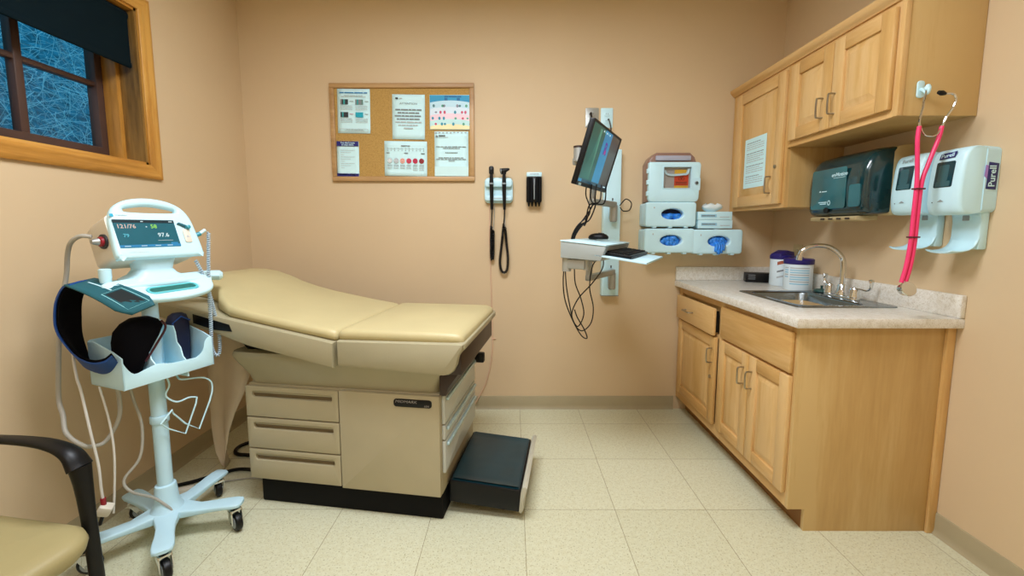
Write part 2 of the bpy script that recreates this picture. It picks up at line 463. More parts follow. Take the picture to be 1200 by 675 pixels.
# ------------------------------------------------------------------ ceiling lamps
def troffer(x, y, w, d, power, colr, label):
    t = thing('ceiling_light', label, 'ceiling light', (x, y, ZC), (0, 0, 0), 'ceiling lights')
    m = MB(); m.prism(rrect(w + .06, d + .06, 0), -.03, -.001, WHITE, holes=[rrect(w, d, 0)], r0=.004); m.build('frame', t)
    L = bpy.data.lights.new('tube_lamp', 'AREA'); L.shape = 'RECTANGLE'; L.size = w; L.size_y = d; L.energy = power; L.color = colr
    lo = bpy.data.objects.new('tube_lamp', L); COL.objects.link(lo); lo.location = (x, y, ZC - .012)
WARM = (.95, 1.0, 1.09)
troffer(-.18, -1.65, 1.2, .6, 58, WARM, 'fluorescent ceiling light over the middle of the room')
troffer(-.18, -3.05, 1.2, .6, 21, WARM, 'added fill light panel in the ceiling behind the camera')  # unseen second lamp, added behind the camera to fill the shadows

# ------------------------------------------------------------------ exam table
TA = thing('exam_table', 'tan upholstered exam table with raised back and pull-out step', 'exam table', (-1.153, -.978, 0), (0, 0, rad(-8.41)))
m = MB(); m.box(0, .865, .0, .5, 0, .125, BLACKM, .006); m.build('plinth', TA)
m = MB(); m.box(-.03, .868, -.008, .535, .118, .565, TAN, .006); m.build('body', TA)
for z0, z1 in ((.124, .264), (.270, .411), (.417, .556)):
    w = .445; zc = (z0 + z1) / 2
    m = MB(); slot = rrect(.385, .028, .010, .192, z1 - .036)
    m.prism(rrect(w, z1 - z0, .004, -.032 + w / 2, zc), .008, .026, TAN, r=.003, holes=[slot], M=FRONT())
    dr = m.build('drawer', TA)
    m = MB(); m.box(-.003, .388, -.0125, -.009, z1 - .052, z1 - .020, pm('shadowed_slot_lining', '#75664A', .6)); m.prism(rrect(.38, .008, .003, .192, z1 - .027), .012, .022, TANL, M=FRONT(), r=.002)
    m.build('slot_pull', dr)
m = MB(); m.prism(rrect(.447, .44, .004, .6425, .34), .008, .03, TAN, r=.003, M=FRONT()); dp = m.build('door_panel', TA)
m = MB(); F = FRONT(.752, -.03, .527)
m.prism(rrect(.166, .034, .012, 0, 0), 0, .004, BLACK, r=.0015, M=F)
m.text('MIDMARK', .017, pm('silver_lettering', '#9A9490', .5), F @ TOP(-.076, .006, .004), 'LEFT', sx=1.25, shear=.2)
m.text('604', .012, MATS['silver_lettering'], F @ TOP(.072, -.009, .004), 'RIGHT', sx=1.2)
m.build('name_badge', dp)
# shroud between cabinet and top
m = MB(); sh_r = []
for z, ex, ey in ((.566, -.004, -.004), (.60, .004, .004), (.64, .026, .02), (.68, .05, .035), (.70, .056, .04), (.715, .05, .036)):
    sh_r.append([(x, y, z) for x, y in rrect(.91 + ex * 2 - .02, .545 + ey * 2, .04, .415, .262)])
m.loft(sh_r, TANL); m.build('shroud', TA)
# seat pan: profile along X, carried across Y
PW = (-.09, .60)
m = MB()
prof = [(.455, .795)] + [(.455, .70)] + [(.46, .69), (.90, .672)] + [(.925, .676), (.945, .69), (.958, .715), (.966, .75), (.985, .785), (.985, .800), (.975, .803)]
m.prism(prof, -.60, .09, TANL, r=.012, M=fr((0, 0, 0), (1, 0, 0), (0, 0, 1)))
m.build('seat_pan', TA)
m = MB(); m.box(.87, .972, -.06, .555, .668, .775, BROWN, .008)
m.prism([(.868, .566), (.895, .566), (.905, .60), (.955, .668), (.868, .668)], -.50, .03, BROWN, M=FRONT(), r=.004)
m.build('stirrup_housing', TA)
m = MB(); m.box(.972, .990, -.075, .575, .776, .802, TANL, .006); m.build('front_lip', TA)
m = MB(); m.box(.872, .93, .535, .572, .52, .575, BLACK, .008); m.build('stirrup_knob', TA)
# back pan
m = MB(); zl = lambda x: .786 + (.44 - x) * .178
m.prism([(.44, zl(.44)), (-.12, zl(-.12)), (-.50, zl(-.50)), (-.52, zl(-.5) - .03), (-.5, zl(-.5) - .06), (-.12, zl(-.12) - .075), (.05, zl(.05) - .098), (.435, zl(.44) - .106)], -.60, .09, TANL, r=.010, M=FRONT(),
        holes=())
bp = m.build('back_pan', TA)
m = MB(); q = [(-.20, zl(-.2) - .012), (-.028, zl(-.028) - .022), (-.016, zl(-.016) - .05), (-.10, zl(-.1) - .060), (-.20, zl(-.2) - .052)]
m.prism(q, .0895, .092, BLACK, M=FRONT(), r=.0008); m.build('side_slot', bp)
m = MB(); m.prism([(-.03, .715), (.33, .70), (.22, .72), (.05, .765), (-.03, .79), (-.10, .79)], -.45, -.0, BLACKM, M=FRONT(), r=.004); m.build('lift_linkage', TA)
# pads: loft along X, cross section a soft rounded rectangle
def pad(xs, name, mat):
    m = MB(); rings = []
    for x, y0, y1, zb, zt, rr in xs:
        ring = []
        h = zt - zb; r = min(rr, h * .49)
        cx = (y0 + y1) / 2; w = y1 - y0
        base = rrect(w, h, r, cx, zb + h / 2, 5)
        for (y, z) in base:
            crown = .006 * (1 - ((y - cx) / (w / 2)) ** 2) if z > zb + h / 2 else 0
            ring.append((x, y, z + crown))
        rings.append(ring)
    m.loft(rings, mat); return m
xs = []
for x, e, dz in ((.448, .02, -.022), (.452, .008, -.010), (.462, 0, -.003), (.49, 0, 0), (.6, 0, 0), (.75, 0, 0), (.88, 0, 0), (.94, .002, -.001), (.962, .006, -.006), (.975, .014, -.014), (.980, .024, -.022)):
    xs.append((x, -.068 + e, .578 - e, .79, .838 + dz, .022))
m = pad(xs, 'seat_pad', VINYL); m.build('seat_pad', TA, 60)
prof = [(.446, .797, .812), (.442, .792, .824), (.43, .79, .832), (.40, .796, .838), (.30, .812, .853), (.18, .833, .874), (.05, .856, .898), (-.05, .874, .922), (-.14, .89, .950), (-.22, .904, .982), (-.30, .918, 1.006), (-.38, .932, 1.018), (-.46, .946, 1.018), (-.53, .958, 1.008), (-.57, .965, .998), (-.585, .97, .985)]
xs = []
for x, zb, zt in prof:
    k = max(0, min(1, (-.06 - x) / .22)); k = k * k * (3 - 2 * k)
    e = {.446: .02, .442: .008, -.57: .015, -.585: .03}.get(x, 0)
    xs.append((x, -.068 + .16 * k + e, .578 - e, zb - .004, zt, .026))
m = pad(xs, 'back_pad', VINYL); m.build('back_pad', TA, 60)
# end drawers
for z0, z1 in ((.432, .556), (.362, .425), (.215, .356)):
    m = MB(); F = SIDE(.868, 0, 0)
    m.prism(rrect(.535, z1 - z0, .004, .262, (z0 + z1) / 2), 0, .014, PANELG, r=.003, M=F); d = m.build('end_drawer', TA)
    m = MB(); m.prism(rrect(.50, .016, .006, .262, z1 - .018), .014, .026, pm('bright_drawer_pull', '#B9D3DA', .25, .1), r=.004, M=F); m.build('bar_pull', d)
# step
STM = Matrix.Translation((.87, 0, .0)) @ Matrix.Rotation(rad(3.5), 4, 'Y') @ Matrix.Translation((-.87, 0, .012))
st = MB()
st.prism(rrect(.315, .44, .008, 1.03, .262), .045, .143, BLACK, r=.004, M=STM)
st = st.build('step', TA)
m = MB(); g = []
for i in range(15):
    g.append([STM @ V((.885 + .29 * i / 14, .055 + .415 * j / 20, .1445 + (.006 if j in (0, 20) or i == 14 else .0012 * random.random()))) for j in range(21)])
m.sheet(g, MATT); m.prism(rrect(.30, .425, .006, 1.03, .262), .1395, .144, MATT, M=STM); m.build('mat', st)
m = MB(); m.prism([(1.186, .055), (1.196, .05), (1.206, .07), (1.202, .10), (1.212, .145), (1.216, .168), (1.206, .174), (1.194, .168), (1.188, .14)], -.49, -.035, pm('pale_step_rail', '#B9B6A4', .35), r=.004, M=STM @ fr((0, 0, -.006), (1, 0, 0), (0, 0, 1)))
m.build('front_rail', st)

# hanging table paper
TM = Matrix.Translation((-1.153, -.978, 0)) @ Matrix.Rotation(rad(-8.41), 4, 'Z')
m = MB(); g = []
ctr = [(.84, -.34, -.10, .14), (.76, -.345, -.085, .12), (.66, -.345, -.07, .10), (.56, -.345, -.075, .10), (.47, -.345, -.11, .10), (.38, -.34, -.165, .10), (.28, -.335, -.205, .10), (.20, -.325, -.225, .10), (.14, -.312, -.24, .10), (.085, -.292, -.255, .105), (.066, -.276, -.270, .11)]
for z, xa, xb, y in ctr:
    row = []
    for j in range(9):
        t = j / 8; row.append((lerp(xa, xb, t), y + .035 * sin(t * pi * 1.3 + z * 2) + .02 * t, z + .012 * sin(t * 5) * (1 if z < .4 else 0)))
    g.append(row)
m.sheet(g, PAPERT)
o = m.build('table_paper'); o.location = (-1.183, -.974, 0); o.rotation_euler = (0, 0, rad(-8.41))
sm = o.modifiers.new('thickness', 'SOLIDIFY'); sm.thickness = .0006
tag(o, 'torn strip of exam paper hanging from the head end of the exam table', 'paper')

# ------------------------------------------------------------------ vital signs stand
ST = thing('rolling_stand', 'white five-legged rolling stand carrying the vital signs monitor', 'stand', (-1.40, -1.2, 0), (0, 0, rad(70.5)))
m = MB()
angs = [rad(a) for a in (12, 87, 160, 236, 300)]
m.lathe([(.062, .095), (.062, .118), (.05, .13), (.04, .16), (.036, .215), (.034, .225), (.03, .228)], STANDW, 28)
for a in angs:
    d = V((cos(a), sin(a), 0)); n = V((-sin(a), cos(a), 0)); rings = []
    for s, w, zb, zt in ((.0, .045, .094, .128), (.06, .040, .092, .124), (.11, .030, .092, .116), (.17, .030, .098, .118), (.21, .033, .102, .120), (.245, .034, .102, .120), (.268, .030, .103, .119), (.276, .018, .105, .117)):
        rings.append([d * s + n * (p[0]) + V((0, 0, p[1])) for p in rrect(2 * w, zt - zb, .006, 0, (zt + zb) / 2, 3)])
    m.loft(rings, STANDW)
m.build('base', ST, recalc=True)
for k, a in enumerate(angs):
    cst = MB(); d = V((cos(a), sin(a), 0)) * .243
    b = a + (.9, -2.2, 2.6, .3, -.8)[k]; t = V((cos(b), sin(b), 0)); n = V((-sin(b), cos(b), 0)); c0 = d + t * .018
    cst.cyl(d + V((0, 0, .085)), d + V((0, 0, .104)), .016, BLACK, 14)
    for sgn in (-1, 1):
        cst.prism([(-.02, .0), (.012, -.052), (.03, -.05), (.03, -.02), (.02, .008)], -.002, .002, CHROME, M=fr(d + n * sgn * .019 + V((0, 0, .083)), t, (0, 0, 1)), r=.0008)
    cst.box(-.02, .022, -.021, .021, -.004, .008, CHROME, .003, M=fr(d + V((0, 0, .082)), t, n))
    cs = cst.build('caster', ST)
    w = MB(); Mx = fr(c0 + V((0, 0, .0375)), t, (0, 0, 1))
    w.lathe([(.012, -.013), (.03, -.013), (.036, -.009), (.0375, 0), (.036, .009), (.03, .013), (.012, .013)], BLACK, 24, Mx)
    w.lathe([(.024, -.0142), (.024, .0142)], GREY, 18, Mx); w.lathe([(.007, -.021), (.007, .021)], CHROME, 10, Mx)
    w.build('wheel', cs, recalc=True)
m = MB(); m.lathe([(.0255, .215), (.0255, 1.036)], STANDW, 24); m.build('pole', ST)
m = MB(); m.lathe([(.029, .485), (.031, .488), (.031, .512), (.029, .515)], STANDW, 24); m.cyl((.0, -.03, .50), (0, -.036, .50), .005, GREY, 8); m.build('collar', ST)
# wire hook bent from one rod
m = MB(); hk = [(.055, .02, .685), (.055, -.03, .66), (.06, -.05, .645), (.13, -.06, .63), (.165, -.06, .60), (.168, -.06, .56), (.155, -.06, .52), (.108, -.055, .415), (.06, -.05, .46), (.02, -.05, .52), (.012, -.06, .54), (-.03, -.06, .50)]
m.tube(smooth(hk[:7], 5) + [V(p) for p in hk[7:]], .0032, WHITE, 6)
hk2 = [(.005, -.05, .685), (.012, -.055, .64), (.0, -.05, .60), (.03, -.06, .565), (.075, -.06, .565), (.105, -.06, .555), (.10, -.06, .53), (.055, -.055, .42), (.0, -.05, .465), (-.03, -.06, .50)]
m.tube(smooth(hk2[:6], 5) + [V(p) for p in hk2[6:]], .0032, WHITE, 6)
m.build('wire_hook', ST)
# shelf with a grab handle
m = MB()
outl = smooth([(-.155, .10, 0), (-.16, -.02, 0), (-.13, -.075, 0), (-.06, -.09, 0), (.10, -.09, 0), (.16, -.07, 0), (.17, .0, 0), (.165, .10, 0), (.0, .12, 0)], 5, True)
m.prism([(p.x, p.y) for p in outl], 1.035, 1.055, WHITE, r=.008, seg=3); sf = m.build('shelf', ST)
TF = fr((.022, -.062, 1.045), (1, 0, .02), (0, cos(rad(30)), sin(rad(30))))           # the grab handle dips toward the front
m = MB(); slot = rrect(.172, .044, .0215, 0, -.052, 6)
outl = smooth([(-.165, .03, 0), (-.16, -.04, 0), (-.12, -.092, 0), (-.04, -.112, 0), (.04, -.112, 0), (.115, -.092, 0), (.15, -.045, 0), (.15, .03, 0)], 5, True)
m.prism([(p.x, p.y) for p in outl], -.012, .012, WHITE, r=.009, seg=3, holes=[slot], M=TF); m.build('grab_handle', sf)
m = MB(); m.prism(rrect(.171, .043, .021, 0, -.052, 6), -.011, .0095, pm('aqua_handle_lining', '#5FC0C6', .4), holes=[rrect(.155, .027, .013, 0, -.052, 6)], M=TF); m.build('handle_lining', sf)
m = MB(); m.tube(smooth([(.10, .06, 1.040), (.17, .075, 1.038), (.25, .06, 1.042), (.305, .02, 1.040)], 6), [.030] * 18 + [.016], WHITE, 12, flat=(.75, 1)); m.build('side_grip', sf)
m = MB(); m.lathe([(.014, 1.052), (.0175, 1.08), (.0175, 1.108), (.0125, 1.110), (.0115, 1.08)], WHITE, 18, TOP(-.135, -.02, 0)); m.build('probe_cup', sf, recalc=True)
# accessory basket
m = MB(); bx0, bx1, by0, by1, bz = -.155, .155, -.105, .085, .685
m.box(bx0, bx1, by0, by1, bz, bz + .008, WHITE, .003)
fp = smooth([(bx0, bz, 0), (bx0, .725, 0)], 1) and None
front = [(bx0, bz), (bx1, bz), (bx1, .80), (bx1 - .012, .806), (bx1 - .03, .79), (bx1 - .04, .755), (bx1 - .065, .735), (.06, .735), (.0, .738), (-.045, .75), (-.085, .742), (bx0 + .035, .735), (bx0 + .012, .765), (bx0, .80)]
m.prism([(p.x, p.y) for p in smooth([(a, b, 0) for a, b in front[2:]], 3)][:-1] + [front[-1], front[0], front[1]], -by0 - .005, -by0, WHITE, M=FRONT(), r=.0015)
for xx in (bx0, bx1 - .005):
    m.prism([(by0, bz), (by1, bz), (by1, .842), (by1 - .03, .848), (by0 + .05, .82), (by0, .80)], 0, .005, WHITE2, M=SIDE(xx), r=.0015)
m.prism(rrect(bx1 - bx0, .165, .01, 0, bz + .0825), -by1, -by1 + .005, WHITE2, M=FRONT())
m.build('basket', ST, recalc=True)
m = MB()
dv = [(by0 + .006, bz), (.05, bz), (.05, .885), (-.03, .885), (-.04, .86), (-.045, .82), (-.065, .80), (-.075, .765), (by0 + .006, .745)]
for xx in (-.052, .055):
    m.prism([(a, b - (0 if xx < 0 else .02)) for a, b in dv], 0, .005, WHITE, M=SIDE(xx), r=.0015)
m.box(-.05, .058, .035, .04, bz, .885, WHITE, .001)
m.build('divider', ST, recalc=True)

# ------------------------------------------------------------------ vital signs monitor (tilted back)
RZ = Matrix.Rotation(rad(70.5), 4, 'Z')
mo = V((-1.40, -1.2, 0)) + RZ @ V((.026, -.072, 1.143))
VM = thing('vital_signs_monitor', 'white vital signs monitor with carry handle and lit teal screen', 'monitor', mo, (rad(-20), 0, rad(70.5)))
m = MB()
face = [(-.130, .0), (.130, .0)]
o_ = smooth([(-.146, .02, 0), (-.139, .004, 0), (-.122, 0, 0), (.122, .0, 0), (.139, .004, 0), (.146, .02, 0), (.142, .09, 0), (.134, .155, 0), (.112, .200, 0), (.066, .228, 0), (0, .238, 0), (-.066, .228, 0), (-.112, .200, 0), (-.134, .155, 0), (-.142, .09, 0)], 4, True)
hole = [(p.x, p.y) for p in smooth([(-.076, .180, 0), (0, .178, 0), (.076, .180, 0), (.085, .187, 0), (.076, .196, 0), (0, .208, 0), (-.076, .196, 0), (-.085, .187, 0)], 4, True)]
m.prism([(p.x, p.y) for p in o_], -.022, 0.004, WHITE, r0=.004, r1=.012, seg=3, holes=[hole], M=FRONT())
hs = m.build('front_housing', VM, 50)
m = MB()
rings = []
for y, k, zt in ((.018, 1.0, .172), (.10, .99, .17), (.145, .97, .165), (.160, .92, .155), (.166, .82, .14)):
    rings.append([(px * k, y, (pz - .075) * k + .075) for px, pz in rrect(.282, zt - .006, .02, 0, zt / 2 + .003, 4)])
m.loft(rings, OFFW); m.build('rear_housing', VM, recalc=True)
m = MB(); F = FRONT(-.034, -.0045, .093)
SCR = emis('teal_screen', '#0A6C7C', .9)
m.prism(rrect(.196, .108, .002, 0, 0), 0, .001, SCR, M=F)
m.prism(rrect(.196, .012, 0, 0, .047), .001, .0013, emis('dark_screen_bar', '#0B3440', .7), M=F)
m.prism(rrect(.196, .010, 0, 0, -.048), .001, .0013, emis('blue_screen_bar', '#2B93C9', .9), M=F)
W_ = emis('screen_white', '#D9F2F4', 1); G_ = emis('screen_green', '#9BE85C', 1); P_ = emis('screen_pink', '#E8CFC0', .9)
m.text('121/76', .021, P_, F @ TOP(-.062, .027, .0013), bold=True); m.text('58', .021, G_, F @ TOP(.024, .027, .0013), bold=True)
m.text('97.6', .022, W_, F @ TOP(.048, -.007, .0013), bold=True); m.text('79', .018, emis('screen_cyan', '#5FC9DC', .9), F @ TOP(-.070, -.008, .0013), bold=True)
m.prism(rrect(.004, .004, .001, .0, .026), .0013, .0016, W_, M=F)
for x0 in (-.085, -.035, .01, .05):
    m.prism(rrect(.018, .0022, 0, x0 + .01, -.048), .0013, .0016, W_, M=F)
m.prism(rrect(.024, .007, .001, .078, -.040), .0013, .0016, MATS['blue_screen_bar'], M=F)
m.prism(rrect(.008, .003, 0, -.01, .047), .0013, .0016, W_, M=F); m.prism(rrect(.012, .003, 0, .085, .047), .0013, .0016, W_, M=F)
m.prism(rrect(.05, .0012, 0, .05, -.028), .0013, .0016, LGREY, M=F)
m.build('screen', VM)
m = MB(); F = FRONT(0, -.004, 0)
m.prism(rrect(.011, .011, .002, -.128, .163), 0, .001, pm('teal_logo', '#1C9FC0', .4), M=F)
m.text('WelchAllyn', .0075, GREYINK, F @ TOP(-.118, .163, 0.0006), 'LEFT')
m.prism(rrect(.06, .0015, 0, -.08, .022), 0, .0006, LGREY, M=F)
m.build('front_print', VM)
m = MB(); m.prism(rrect(.026, .056, .006, .098, .082), 0, .004, OFFW, M=FRONT(0, -.004, 0), r=.0015)
m.prism([(.072, .131), (.078, .137), (.112, .122), (.116, .116), (.108, .110)], 0.0, .008, TEAL, M=FRONT(0, -.004, 0), r=.002)
m.lathe([(.008, 0), (.009, .004), (.007, .014), (.003, .016)], pm('teal_cap', '#2E8FA0', .3), 16, FRONT(.106, -.006, .116))
m.prism([(.092, .075), (.104, .075), (.098, .085)], .004, .0046, LGREY, M=FRONT(0, -.004, 0)); m.build('thermometer_probe', VM)
# hose port at the left side
m = MB(); Mx = fr((-.136, .052, .082), (0, 1, 0), (0, 0, 1)); Mx = fr((-.1405, .055, .085), (0, 0, 1), (0, 1, 0))
m.lathe([(.026, 0), (.026, .006), (.02, .007)], DGREY, 22, Mx); m.lathe([(.018, .006), (.0175, .014), (.013, .017)], RED, 18, Mx)
m.lathe([(.013, .016), (.012, .024), (.009, .032), (.0075, .036)], SILV, 18, Mx); m.build('hose_port', VM, recalc=True)
m = MB(); m.cyl((.138, .012, .088), (.158, .006, .094), .009, pm('teal_cap', ''), 14); m.cyl((.156, .0065, .094), (.178, 0, .108), .007, WHITE, 12); m.build('side_plug', VM)
# swivel neck below
m = MB(); Mi = (Matrix.Translation(mo) @ Euler((rad(-20), 0, rad(70.5))).to_matrix().to_4x4()).inverted()
neck = []
for z, w, d in ((1.0555, .19, .13), (1.064, .185, .125), (1.078, .14, .10), (1.096, .118, .085), (1.118, .125, .09), (1.15, .15, .09)):
    neck.append([Mi @ (V((-1.40, -1.2, 0)) + RZ @ V((x + .02, y + .0, z))) for x, y in rrect(w, d, .03, 0, 0, 5)])
m.loft(neck, WHITE2); m.build('swivel_mount', VM, recalc=True)
def SL(x, y, z): return V((-1.40, -1.2, 0)) + RZ @ V((x, y, z))        # a point of the stand
# hose loop and coiled cord belong to the monitor
m = MB(); hose = [SL(-.140, .025, 1.222), SL(-.160, .045, 1.224), SL(-.172, .075, 1.205), SL(-.170, .11, 1.165), SL(-.168, .14, 1.08), SL(-.187, .145, .98), SL(-.200, .145, .88), SL(-.212, .14, .78), SL(-.222, .14, .65), SL(-.232, .10, .60), SL(-.245, .06, .548), SL(-.223, .03, .50), SL(-.19, .03, .478), SL(-.154, .03, .482), SL(-.112, .03, .548), SL(-.106, .03, .630), SL(-.112, .03, .685)]
m.tube([Mi @ p for p in smooth(hose, 8)], .0072, TUBEG, 10); m.build('pressure_hose', VM)
m = MB(); cc = [SL(.195, -.07, 1.235), SL(.187, -.075, 1.18), SL(.178, -.08, 1.10), SL(.172, -.08, .98), SL(.17, -.08, .86), SL(.166, -.08, .76), SL(.178, -.08, .715), SL(.196, -.08, .72), SL(.20, -.08, .80), SL(.185, -.07, .95), SL(.165, -.06, 1.06), SL(.148, -.05, 1.12)]
m.coil([Mi @ p for p in smooth(cc, 8)], .0052, .0028, 105, CORDB, 5, 9); m.build('coiled_cord', VM)

# ------------------------------------------------------------------ blood pressure cuffs
CU = thing('blood_pressure_cuff', 'large navy and black blood pressure cuff with teal flap draped over left of shelf', 'cuff', (0, 0, 0))
def taper(p):                                                        # the near edge of the sleeve is a little tighter at the bottom
    k = max(0, min(1, (.93 - p.z) / .16)); return V((p.x + .012 * k, 0, p.z + .046 * k))
def band(path, ya, yb, m, mat_out, s0, s1):
    P = smooth(path, 6); n = len(P); rings = []
    for i, p in enumerate(P):
        t = (P[min(n - 1, i + 1)] - P[max(0, i - 1)]).normalized(); nn = V((-t.z, 0, t.x)); q = taper(p)
        k = max(0, min(1, (.93 - p.z) / .16)); p = V((p.x - .012 - .02 * k, 0, p.z + .004 - .034 * k)); far = lambda s: (p.x + nn.x * s, yb, p.z + nn.z * s)
        near = lambda s: (q.x + nn.x * s, ya, q.z + nn.z * s)
        mid = lambda s: (lerp(p.x, q.x, .4) + nn.x * (s - .004), (ya + yb) / 2, lerp(p.z, q.z, .4) + nn.z * (s - .004))
        rings.append([near(s0), mid(s0), far(s0), far(s1), mid(s1), near(s1)])
    m.loft(rings, mat_out)
# outline of the loop seen end-on (x, z) at its near edge
YA, YB = -1.405, -1.31
loop = [(-1.478, 0, 1.066), (-1.505, 0, 1.056), (-1.531, 0, 1.015), (-1.543, 0, .971), (-1.547, 0, .912), (-1.538, 0, .859), (-1.503, 0, .778), (-1.468, 0, .752), (-1.433, 0, .744), (-1.395, 0, .752), (-1.368, 0, .772)]
m = MB(); band(loop, YA, YB, m, NAVY, 0, .006); m.build('outer_sleeve', CU, recalc=True)
m = MB(); band(loop, YA + .004, YB - .004, m, FLEECE, .006, .014); m.build('fleece_lining', CU, recalc=True)
m = MB()
A, B, C_, D = V((-1.492, -1.410, 1.060)), V((-1.500, -1.300, 1.070)), V((-1.192, -1.385, 1.000)), V((-1.268, -1.440, .958))
g = []
for i in range(13):
    t = i / 12; a = A.lerp(D, t); b = B.lerp(C_, t); sag = .010 * sin(pi * t)
    sh = 0 if t < .85 else (t - .85) / .15 * .18
    g.append([a.lerp(b, lerp(sh, 1 - sh, s / 6)) + V((0, 0, sag)) for s in range(7)])
m.sheet(g, TEAL); fl = m.build('flap', CU)
sm = fl.modifiers.new('thickness', 'SOLIDIFY'); sm.thickness = .005
m = MB()
def flp(t, s): return A.lerp(D, t).lerp(B.lerp(C_, t), s) + V((0, 0, .010 * sin(pi * t) + .0065))
wl = [flp(.12 + .36 * k / 6, .55) for k in range(7)]; m.tube(wl, .0035, WHITE, 5, flat=(.3, 1))
for a0, a1, s0, s1 in ((.5, .92, .22, .22), (.5, .92, .82, .82)):
    m.tube([flp(lerp(a0, a1, k / 5), lerp(s0, s1, k / 5)) for k in range(6)], .0015, pm('pale_teal_print', '#8FD0D2', .6), 4, flat=(.3, 1))
for a0 in (.5, .92): m.tube([flp(a0, lerp(.22, .82, k / 5)) for k in range(6)], .0015, MATS['pale_teal_print'], 4, flat=(.3, 1))
m.build('flap_print', fl)
m = MB(); g = [[flp(lerp(.53, .89, i / 6), lerp(.28, .76, j / 4)) for j in range(5)] for i in range(7)]; m.sheet(g, pm('dark_teal_patch', '#06161A', .6)); m.build('patch', fl)

CB = thing('blood_pressure_cuff', 'black rolled blood pressure cuff standing in left pocket of basket', 'cuff', (-1.40, -1.2, 0), (0, 0, rad(70.5)))
m = MB(); rings = []
for z, xa, xb, yy in ((.697, -.128, -.070, -.03), (.74, -.135, -.062, -.04), (.80, -.150, -.040, -.05), (.85, -.152, -.012, -.055), (.885, -.145, .004, -.055), (.91, -.12, -.008, -.05), (.923, -.09, -.03, -.045)):
    rings.append([(p[0], p[1], z) for p in rrect(xb - xa, .05, .022, (xa + xb) / 2, yy, 5)])
m.loft(rings, FLEECE); m.build('roll', CB, 60, recalc=True)
m = MB(); m.tube(smooth([(-.065, -.068, .76), (-.03, -.078, .82), (0, -.083, .875), (-.01, -.078, .905)], 5), .004, pm('maroon_binding', '#3A0D14', .7), 6); m.build('binding', CB)
CC = thing('blood_pressure_cuff', 'navy blood pressure cuff tucked in right rear pocket of basket', 'cuff', (-1.40, -1.2, 0), (0, 0, rad(70.5)))
m = MB(); rings = []
for z, k in ((.697, .9), (.75, 1), (.82, 1), (.87, .95), (.895, .75), (.905, .4)):
    rings.append([(p[0], p[1], z) for p in rrect(.082 * k, .055 * k, .024 * k, .104, .03 - (z - .69) * .05, 5)])
m.loft(rings, NAVYD); m.build('roll', CC, 60, recalc=True)
m = MB(); m.tube([(.07, -.005 - .002, .75), (.07, -.008, .87), (.10, -.012, .893), (.135, -.008, .87)], .003, NAVY, 6); m.build('binding', CC)

# ------------------------------------------------------------------ hanging leads beside the stand
PC = thing('charger_lead', 'white charger lead looping down behind stand with plug hanging near floor', 'cord', (0, 0, 0))
m = MB(); a = smooth([SL(-.145, .085, 1.036), SL(-.165, .11, .95), SL(-.182, .115, .83), SL(-.195, .08, .73), SL(-.20, .05, .68), SL(-.205, .01, .55), SL(-.197, .0, .42), SL(-.196, .0, .33), SL(-.194, .0, .285)], 8)
m.tube(a, .0042, TUBEW, 8); m.build('lead', PC)
m = MB(); m.cyl(SL(-.194, .0, .29), SL(-.194, 0, .262), .008, RED, 10); p = SL(-.192, 0, .245)
m.box(-.02, .02, -.016, .016, -.02, .02, OFFW, .006, M=Matrix.Translation(p) @ Euler((.3, .5, .6)).to_matrix().to_4x4())
m.cyl(p + V((-.005, -.005, -.02)), p + V((-.012, -.012, -.05)), .006, BLACK, 8); m.build('plug', PC)
m = MB(); a = smooth([SL(-.15, .05, .68), SL(-.155, .0, .56), SL(-.155, -.01, .44), SL(-.160, 0, .30), SL(-.165, .01, .21)], 8); m.tube(a, .0035, TUBEW, 8)
o = m.build('sensor_lead'); tag(o, 'thin white lead hanging straight below the basket next to plug', 'cord')
m = MB(); a = smooth([SL(-.07, .05, .70), SL(-.068, .02, .60), SL(-.06, .0, .50), SL(-.075, .0, .38), SL(-.12, .02, .31), SL(-.11, .0, .26), SL(-.05, -.01, .20), SL(-.02, -.038, .15), SL(-.01, -.045, .128)], 8); m.tube(a, .0048, TUBEG, 8)
o = m.build('stand_power_cable'); tag(o, 'grey power cord curving from basket down to the stand hub', 'cord')

# ------------------------------------------------------------------ armchair, lower left
AC = thing('armchair', 'black framed armchair with tan seat at lower left corner', 'chair', (-1.43, -1.95, 0), (0, 0, rad(82)))
